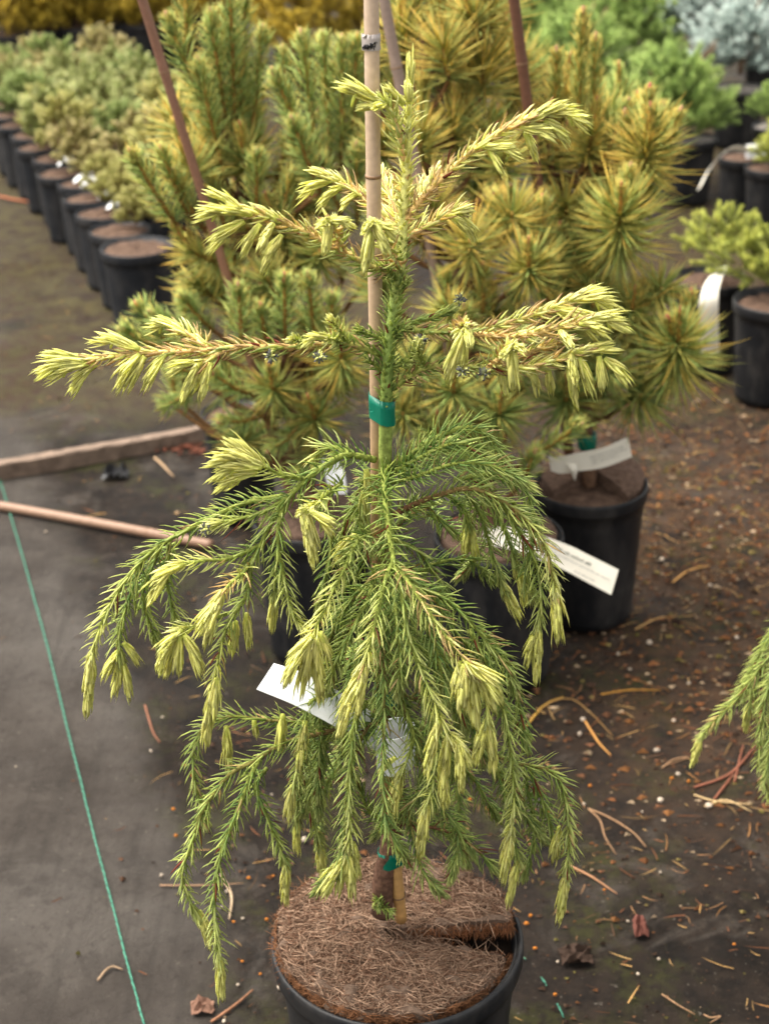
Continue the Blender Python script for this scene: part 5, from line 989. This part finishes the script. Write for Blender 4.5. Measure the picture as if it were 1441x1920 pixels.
# green thread sewn in the fabric: two twisted plies
def thread(p0, p1, rad, label, seed, dash=None, extra=1.25):
    rng = np.random.default_rng(seed); a = p0; b = p0 + (p1 - p0) * extra; L = np.linalg.norm(b - a); n = int(L / .0035)
    u = np.linspace(0, 1, n)[:, None]; d = norm(b - a); side = np.array([-d[1], d[0], 0])
    wob = np.cumsum(rng.normal(0, .00012, n))[:, None]; wob -= u * wob[-1]
    c = a + (b - a) * u + side * (wob + .004 * np.sin(u * 5)); m = MB()
    for ph in (0, pi):
        t = np.arange(n) * 1.25 + ph
        p = c + side * (rad * .75 * np.sin(t))[:, None] + np.array([0, 0, 1]) * (rad * .55 * np.cos(t) + rad * .9 + .0005)[:, None]
        col = S(54, 104, 88) if ph == 0 else S(74, 124, 104)
        if dash:
            for s_ in range(0, n - 8, 12):
                if rng.uniform() < dash: tube(m, p[s_:s_ + int(rng.integers(4, 9))], [rad * .7], col * .8, 5, 8)
        else: tube(m, p, np.full(5, rad * .8), col * rng.uniform(.9, 1.05), 6, n)
    tag(m.build('green_thread', M_LITTER), label, 'thread')
thread(G(-6, 880), G(281, 1925), .00095, 'long green thread line running down the grey ground fabric on the left', 1, None, 1.12)
thread(G(975, 1790), G(1065, 1915), .0009, 'faint broken green thread on the ground beside the nearest pot', 2, .6, 1.3)
def crumple(name, c, size, seed, label, cat, mat, hgt=.5, col=(.1, .1, .1), group=None, n=(9, 7)):
    rng = np.random.default_rng(seed); nu, nv = n; U, V_ = np.meshgrid(np.linspace(-1, 1, nu), np.linspace(-1, 1, nv), indexing='ij')
    R = 1 - .22 * rng.uniform(0, 1, U.shape); x = U * R * size[0]; y = V_ * R * size[1]; z = np.abs(rng.normal(.5, .4, U.shape)) * hgt * size[1] * (1.1 - .5 * (U ** 2 + V_ ** 2)) + .002
    v = np.stack([x, y, np.maximum(z, .001)], -1); w_ = v - [0, 0, .0012]; i = (np.arange(nu - 1)[:, None] * nv + np.arange(nv - 1)[None]).ravel(); T = np.concatenate([np.stack([i, i + nv, i + nv + 1], 1), np.stack([i, i + nv + 1, i + 1], 1)])
    m = MB(); m.add(v.reshape(-1, 3) + c, T, col); m.add(w_.reshape(-1, 3) + c, T[:, ::-1], col); return tag(m.build(name, mat, smooth=False), label, cat, group)
crumple('plastic_scrap', G(218, 892), (.026, .02), 3, 'crumpled black plastic scrap on the ground by the wooden board', 'scrap', M_BLACKTIE, 1.0)
crumple('dry_leaf', G(380, 1892), (.014, .012), 5, 'brown curled dry leaf near the bottom edge left of the pot', 'leaf', M_LITTER, .9, S(112, 84, 70), n=(7, 6))
crumple('dry_leaf', G(1199, 1744), (.009, .016), 6, 'reddish brown curled bark piece lying on the dark ground, right of the pot', 'bark piece', M_LITTER, 1.1, S(88, 54, 46), n=(6, 6))
crumple('soil_clod', G(1078, 1796), (.02, .016), 7, 'dark soil clod right of the nearest pot', 'soil clod', M_LITTER, .9, S(52, 40, 33), n=(9, 8))
rust = MB(); rngr = np.random.default_rng(21)
for i in range(90):
    c = G(rngr.normal(345, 26), rngr.normal(838, 7), .001 + abs(rngr.normal(0, .002))); s_ = rngr.uniform(.002, .006); v = c + rngr.normal(0, s_, (4, 3)) * [1, 1, .5]; v[:, 2] = np.maximum(v[:, 2], .001); rust.add(v, [[0, 1, 2], [0, 2, 3], [0, 3, 1], [1, 3, 2]], S(96, 56, 42) * rngr.uniform(.6, 1.2))
o = rust.build('debris', M_LITTER, smooth=False); tag(o, 'orange red crumbs heaped by the end of the wooden board', 'crumbs', kind='stuff')

# twigs and dead needles one can pick out
def twig(pts, r, col, label, name='twig', cat='twig', group=None):
    m = MB(); p = [G(x, y, r + (z[0] if z else 0)) for x, y, *z in pts]; r *= .82; tube(m, p, [r * .9, r, r * .6], [col * .8, col * .62], 6, 12, rough=.06); return tag(m.build(name, M_LITTER), label, cat, group)
TW = S(146, 114, 86)
twig([(184, 1838), (198, 1820), (212, 1812), (230, 1818)], .0019, S(150, 126, 102), 'small pale curled straw beside the green thread', 'straw_stalk', 'straw')
twig([(1102, 1516), (1140, 1532), (1185, 1560), (1210, 1588, .002)], .0016, TW, 'long pale forked twig right of the drooping branches, upper prong')
twig([(1104, 1518), (1124, 1538), (1134, 1570), (1154, 1602)], .0014, TW, 'shorter prong of a pale twig right of the drooping branches')
twig([(1066, 1622), (1110, 1645), (1156, 1676)], .0017, S(160, 118, 88), 'pale twig pointing right from the lowest right tip')
twig([(1240, 1864), (1270, 1884), (1302, 1902)], .0013, TW, 'thin straw near the bottom edge on the right')
twig([(1318, 1902), (1332, 1908), (1350, 1905), (1330, 1918)], .0012, TW, 'bent pale straw at the bottom edge, far right')
twig([(396, 1916), (440, 1885), (474, 1856)], .0022, S(140, 100, 76), 'brown stick left of the nearest pot at the bottom edge')
twig([(272, 1322), (286, 1370), (300, 1392)], .0018, S(142, 96, 76), 'short brown twig on the fabric left of the drooping branches')
twig([(415, 1640), (434, 1680), (430, 1724)], .0022, S(178, 154, 126), 'pale bent stalk behind the lower left drooping branches')
twig([(300, 1660), (380, 1660), (456, 1656)], .0014, S(150, 118, 92), 'straight pale straw under the lower left branches')
twig([(1126, 1302), (1180, 1294), (1238, 1294)], .0022, S(160, 116, 54), 'orange straw stalk lying right of the black pots', 'straw_stalk', 'straw')
twig([(986, 1362), (1020, 1322), (1056, 1306)], .002, S(170, 132, 62), 'wide yellow straw blade beside the black pot, lower', 'straw_stalk', 'straw')
twig([(992, 1348), (1030, 1318), (1070, 1310), (1110, 1340), (1148, 1380)], .0013, S(150, 116, 72), 'long arched straw blade beside the black pot, upper', 'straw_stalk', 'straw')
twig([(1096, 1352), (1120, 1390), (1144, 1416)], .002, S(196, 142, 80), 'short orange straw below the arched straw blade', 'straw_stalk', 'straw')
twig([(1300, 1476), (1350, 1460), (1380, 1440), (1420, 1392)], .0022, S(132, 84, 66), 'reddish twig under the plant at the right edge, longest')
twig([(1338, 1498), (1360, 1470), (1374, 1450)], .002, S(132, 84, 66), 'reddish twig under the plant at the right edge, shortest')
twig([(1376, 1466), (1384, 1430), (1392, 1396)], .0018, S(132, 84, 66), 'reddish upright twig under the plant at the right edge')
twig([(1240, 1440), (1262, 1424), (1290, 1420), (1244, 1436)], .0014, TW, 'looped pale straw near the plant at the right edge')
twig([(1300, 1490), (1340, 1502), (1410, 1508)], .0016, S(186, 158, 116), 'pale straw bundle stem under the plant at the right edge, upper')
twig([(1320, 1512), (1360, 1500), (1408, 1522)], .0016, S(186, 158, 116), 'pale straw bundle stem under the plant at the right edge, lower')
twig([(0, 368), (36, 376), (76, 380)], .005, S(172, 110, 82), 'orange brown stick lying on the far path at the left edge')
twig([(290, 858), (305, 872), (326, 894)], .003, S(170, 142, 112), 'pale straw between the wooden board and the lying cane')
twig([(1260, 1092), (1290, 1070), (1330, 1060)], .002, S(190, 144, 86), 'orange straw among bark crumbs right of the black pots')
twig([(1190, 1180), (1230, 1160), (1268, 1155)], .002, S(178, 140, 92), 'pale straw right of the white-tagged black pot base')

# countable pebbles and fertiliser prills
def blob_mesh(name, seed, col):
    rng = np.random.default_rng(seed); m = MB(); k = 8; th = np.linspace(0, pi, 6); ph = np.linspace(0, 2 * pi, k, endpoint=False)
    v = np.stack([np.sin(th)[:, None] * np.cos(ph), np.sin(th)[:, None] * np.sin(ph), np.cos(th)[:, None] * np.ones(k)], -1) * (1 + rng.normal(0, .1, (6, k, 1))); v[0] = v[0, 0]; v[-1] = v[-1, 0]
    v *= rng.uniform(.75, 1.2, 3)
    i = np.arange(5)[:, None] * k; j = np.arange(k)[None]; j2 = (j + 1) % k; A, B, C, D = (i + j).ravel(), (i + j2).ravel(), (i + k + j2).ravel(), (i + k + j).ravel()
    m.add(v.reshape(-1, 3), np.concatenate([np.stack([A, C, B], 1), np.stack([A, D, C], 1)]), col); return m.mesh(name, M_LITTER)
PEB = [blob_mesh('pebble', i, S(160, 146, 130) * (1 - .12 * i)) for i in range(4)]
PRL = [blob_mesh('fertiliser_prill', 20 + i, S(150, 92, 38)) for i in range(2)]
rp = random.Random(14)
pebs = [(1237, 1502, 11), (1328, 1512, 10), (1237, 1636, 6), (1234, 1798, 5), (1195, 1826, 5), (1045, 1803, 4), (1086, 1378, 11), (1230, 1408, 10), (1092, 1350, 9), (1216, 1206, 10), (1158, 1227, 9), (1290, 1282, 9), (1262, 1352, 8), (570, 1575, 9), (303, 1642, 7), (455, 1722, 5), (526, 1852, 9), (446, 1846, 4), (425, 1672, 6), (415, 1702, 6), (420, 1915, 6), (1176, 1727, 4), (1203, 1522, 5), (305, 1345, 6), (283, 1408, 5), (160, 1322, 4), (86, 998, 8), (30, 1437, 4), (1380, 1196, 8), (1270, 1452, 7), (510, 1490, 5), (1094, 1508, 6), (1330, 1098, 8), (1240, 1050, 9), (1350, 990, 9), (1180, 1255, 7)]
for i, (x, y, s_) in enumerate(pebs):
    c = G(x, y, .001); r = s_ * .00047
    o = bpy.data.objects.new('pebble', PEB[i % 4]); COL.objects.link(o); o.location = (c[0], c[1], r * .5); o.scale = (r, r * rp.uniform(.7, 1), r * .7); o.rotation_euler = (0, 0, rp.uniform(0, 6))
    tag(o, 'small whitish pebble lying loose on the dark ground', 'pebble', 'whitish pebbles on the ground')
prl = [(986, 1733, 6), (994, 1718, 5), (1002, 1779, 5), (1040, 1866, 5), (466, 1647, 5), (500, 1725, 5), (438, 1729, 4), (512, 1643, 4), (454, 1803, 4), (488, 1827, 4), (1375, 1771, 4), (1132, 1669, 4), (1258, 1460, 5), (1290, 1466, 5), (1105, 1474, 5), (1026, 1526, 6), (1000, 1520, 5), (915, 1518, 6), (880, 1500, 5), (345, 1435, 5), (360, 1455, 4), (330, 1568, 5), (325, 1518, 5), (935, 1530, 5)]
for i, (x, y, s_) in enumerate(prl):
    c = G(x, y, .001); r = s_ * .00046
    o = bpy.data.objects.new('fertiliser_prill', PRL[i % 2]); COL.objects.link(o); o.location = (c[0], c[1], r * .8); o.scale = (r, r, r)
    tag(o, 'tiny round orange fertiliser pellet lying on the ground', 'pellet', 'orange fertiliser pellets')

# uncountable litter: bark crumbs, dead needles, grit
def litter():
    rng = np.random.default_rng(44); f = MB()
    def scatter(n, box, dens):
        P = []
        while len(P) < n:
            x, y = rng.uniform(box[0], box[1]), rng.uniform(box[2], box[3])
            if rng.uniform() < dens(x, y): P.append((x, y))
        return np.array(P)
    edge = lambda x, y: 1 / (1 + math.exp(-(x + .317 * y - .27) / .03))
    pots_ = [(o.location.x, o.location.y) for o in bpy.data.objects if o.name.startswith('plant_pot')]
    cl_ = [(rng.uniform(-.3, 1.3), rng.uniform(1.0, 4), rng.uniform(.04, .16)) for _ in range(60)]
    def dn(x, y):
        e = edge(x, y) * .9 + .06
        if y > 2.35: e = max(e, .3)
        b = .25 + sum(math.exp(-((x - a) ** 2 + (y - b_) ** 2) / (2 * s_ * s_)) for a, b_, s_ in cl_) * .6
        if .3 < x < 1.2 and 1.9 < y < 3.2: b += .6
        return min(1, e * b)
    P = scatter(3000, (-1.1, 1.4, .9, 4.3), dn); n = len(P)            # dead needles
    b = np.concatenate([P, rng.uniform(.0005, .003, (n, 1))], 1); a = rng.uniform(0, 2 * pi, n); a2 = a + rng.normal(0, .5, n)
    cols = np.array([S(150, 112, 78), S(120, 78, 54), S(186, 146, 92), S(96, 70, 54)])[rng.integers(0, 4, n)] * rng.uniform(.35, .85, (n, 1))
    L = rng.gamma(2.5, .007, n).clip(.004, .05)
    blades(f, b, np.stack([np.cos(a), np.sin(a), 0 * a + .02], 1), np.stack([np.cos(a2), np.sin(a2), 0 * a - .03], 1), np.tile([0, 0, 1.0], (n, 1)), L, rng.uniform(.0004, .0011, n), cols, cols)
    P = scatter(24000, (-1.1, 1.4, .9, 4.3), dn); n = len(P)            # crumbs
    s_ = rng.gamma(1.6, .001, n).clip(.0006, .007)[:, None]
    c = np.concatenate([P, np.zeros((n, 1))], 1)
    cols = np.array([S(92, 66, 50), S(106, 74, 52), S(64, 48, 38), S(156, 132, 106), S(112, 74, 46), S(58, 44, 36), S(98, 90, 46)])[rng.choice(7, n, p=[.2, .12, .25, .05, .1, .2, .08])] * rng.uniform(.35, .95, (n, 1))
    tet = np.array([[1, 0, 0], [-.5, .87, 0], [-.5, -.87, 0], [0, 0, .9]]); V = []; C = []
    an = rng.uniform(0, 2 * pi, n)
    for q in tet + 0:
        x = q[0] * np.cos(an) - q[1] * np.sin(an); y = q[0] * np.sin(an) + q[1] * np.cos(an)
        V.append(c + s_ * np.stack([x, y * .7, np.full(n, q[2] * .7)], 1) * rng.uniform(.6, 1.4, (n, 1)))
    V = np.stack(V, 1); T = (np.array([[0, 1, 3], [1, 2, 3], [2, 0, 3]])[None] + np.arange(n)[:, None, None] * 4).reshape(-1, 3)
    f.add(V.reshape(-1, 3), T, np.repeat(cols, 4, axis=0))
    n = 9000; q = np.stack([rng.normal(.62, .26, n), rng.normal(2.35, .5, n)], 1); ok = (q[:, 0] > .2) & (q[:, 1] > 1.45) & (q[:, 1] < 3.6); q = q[ok]; n = len(q)
    c = np.concatenate([q, np.zeros((n, 1))], 1); s_ = rng.gamma(2, .0016, n).clip(.001, .009)[:, None]; an = rng.uniform(0, 2 * pi, n); V = []
    cols = np.array([S(100, 68, 48), S(116, 76, 48), S(62, 46, 36), S(160, 138, 112), S(124, 84, 50), S(84, 58, 42), S(112, 98, 58)])[rng.integers(0, 7, n)] * rng.uniform(.45, .95, (n, 1))
    for t_ in tet:
        x = t_[0] * np.cos(an) - t_[1] * np.sin(an); y = t_[0] * np.sin(an) + t_[1] * np.cos(an)
        V.append(c + s_ * np.stack([x, y * .6, np.full(n, t_[2] * .6)], 1) * rng.uniform(.6, 1.5, (n, 1)))
    V = np.stack(V, 1); T = (np.array([[0, 1, 3], [1, 2, 3], [2, 0, 3]])[None] + np.arange(n)[:, None, None] * 4).reshape(-1, 3); f.add(V.reshape(-1, 3), T, np.repeat(cols, 4, axis=0))
    n = 1000; q = np.stack([rng.normal(.62, .28, n), rng.normal(2.2, .5, n)], 1); q = q[(q[:, 0] > .15) & (q[:, 1] > 1.3)]; n = len(q); b = np.concatenate([q, rng.uniform(.001, .004, (n, 1))], 1); a = rng.uniform(0, 2 * pi, n); a2 = a + rng.normal(0, .6, n)
    cols = np.array([S(150, 108, 66), S(116, 74, 48), S(172, 138, 90)])[rng.integers(0, 3, n)] * rng.uniform(.3, .8, (n, 1))
    blades(f, b, np.stack([np.cos(a), np.sin(a), 0 * a + .05], 1), np.stack([np.cos(a2), np.sin(a2), 0 * a - .05], 1), np.tile([0, 0, 1.0], (n, 1)), rng.gamma(3, .008, n).clip(.008, .06), rng.uniform(.0006, .0012, n), cols, cols)
    o = f.build('ground_litter', M_LITTER, smooth=False); tag(o, 'dead needles, bark crumbs and grit strewn over the ground', 'litter', kind='stuff')
litter()
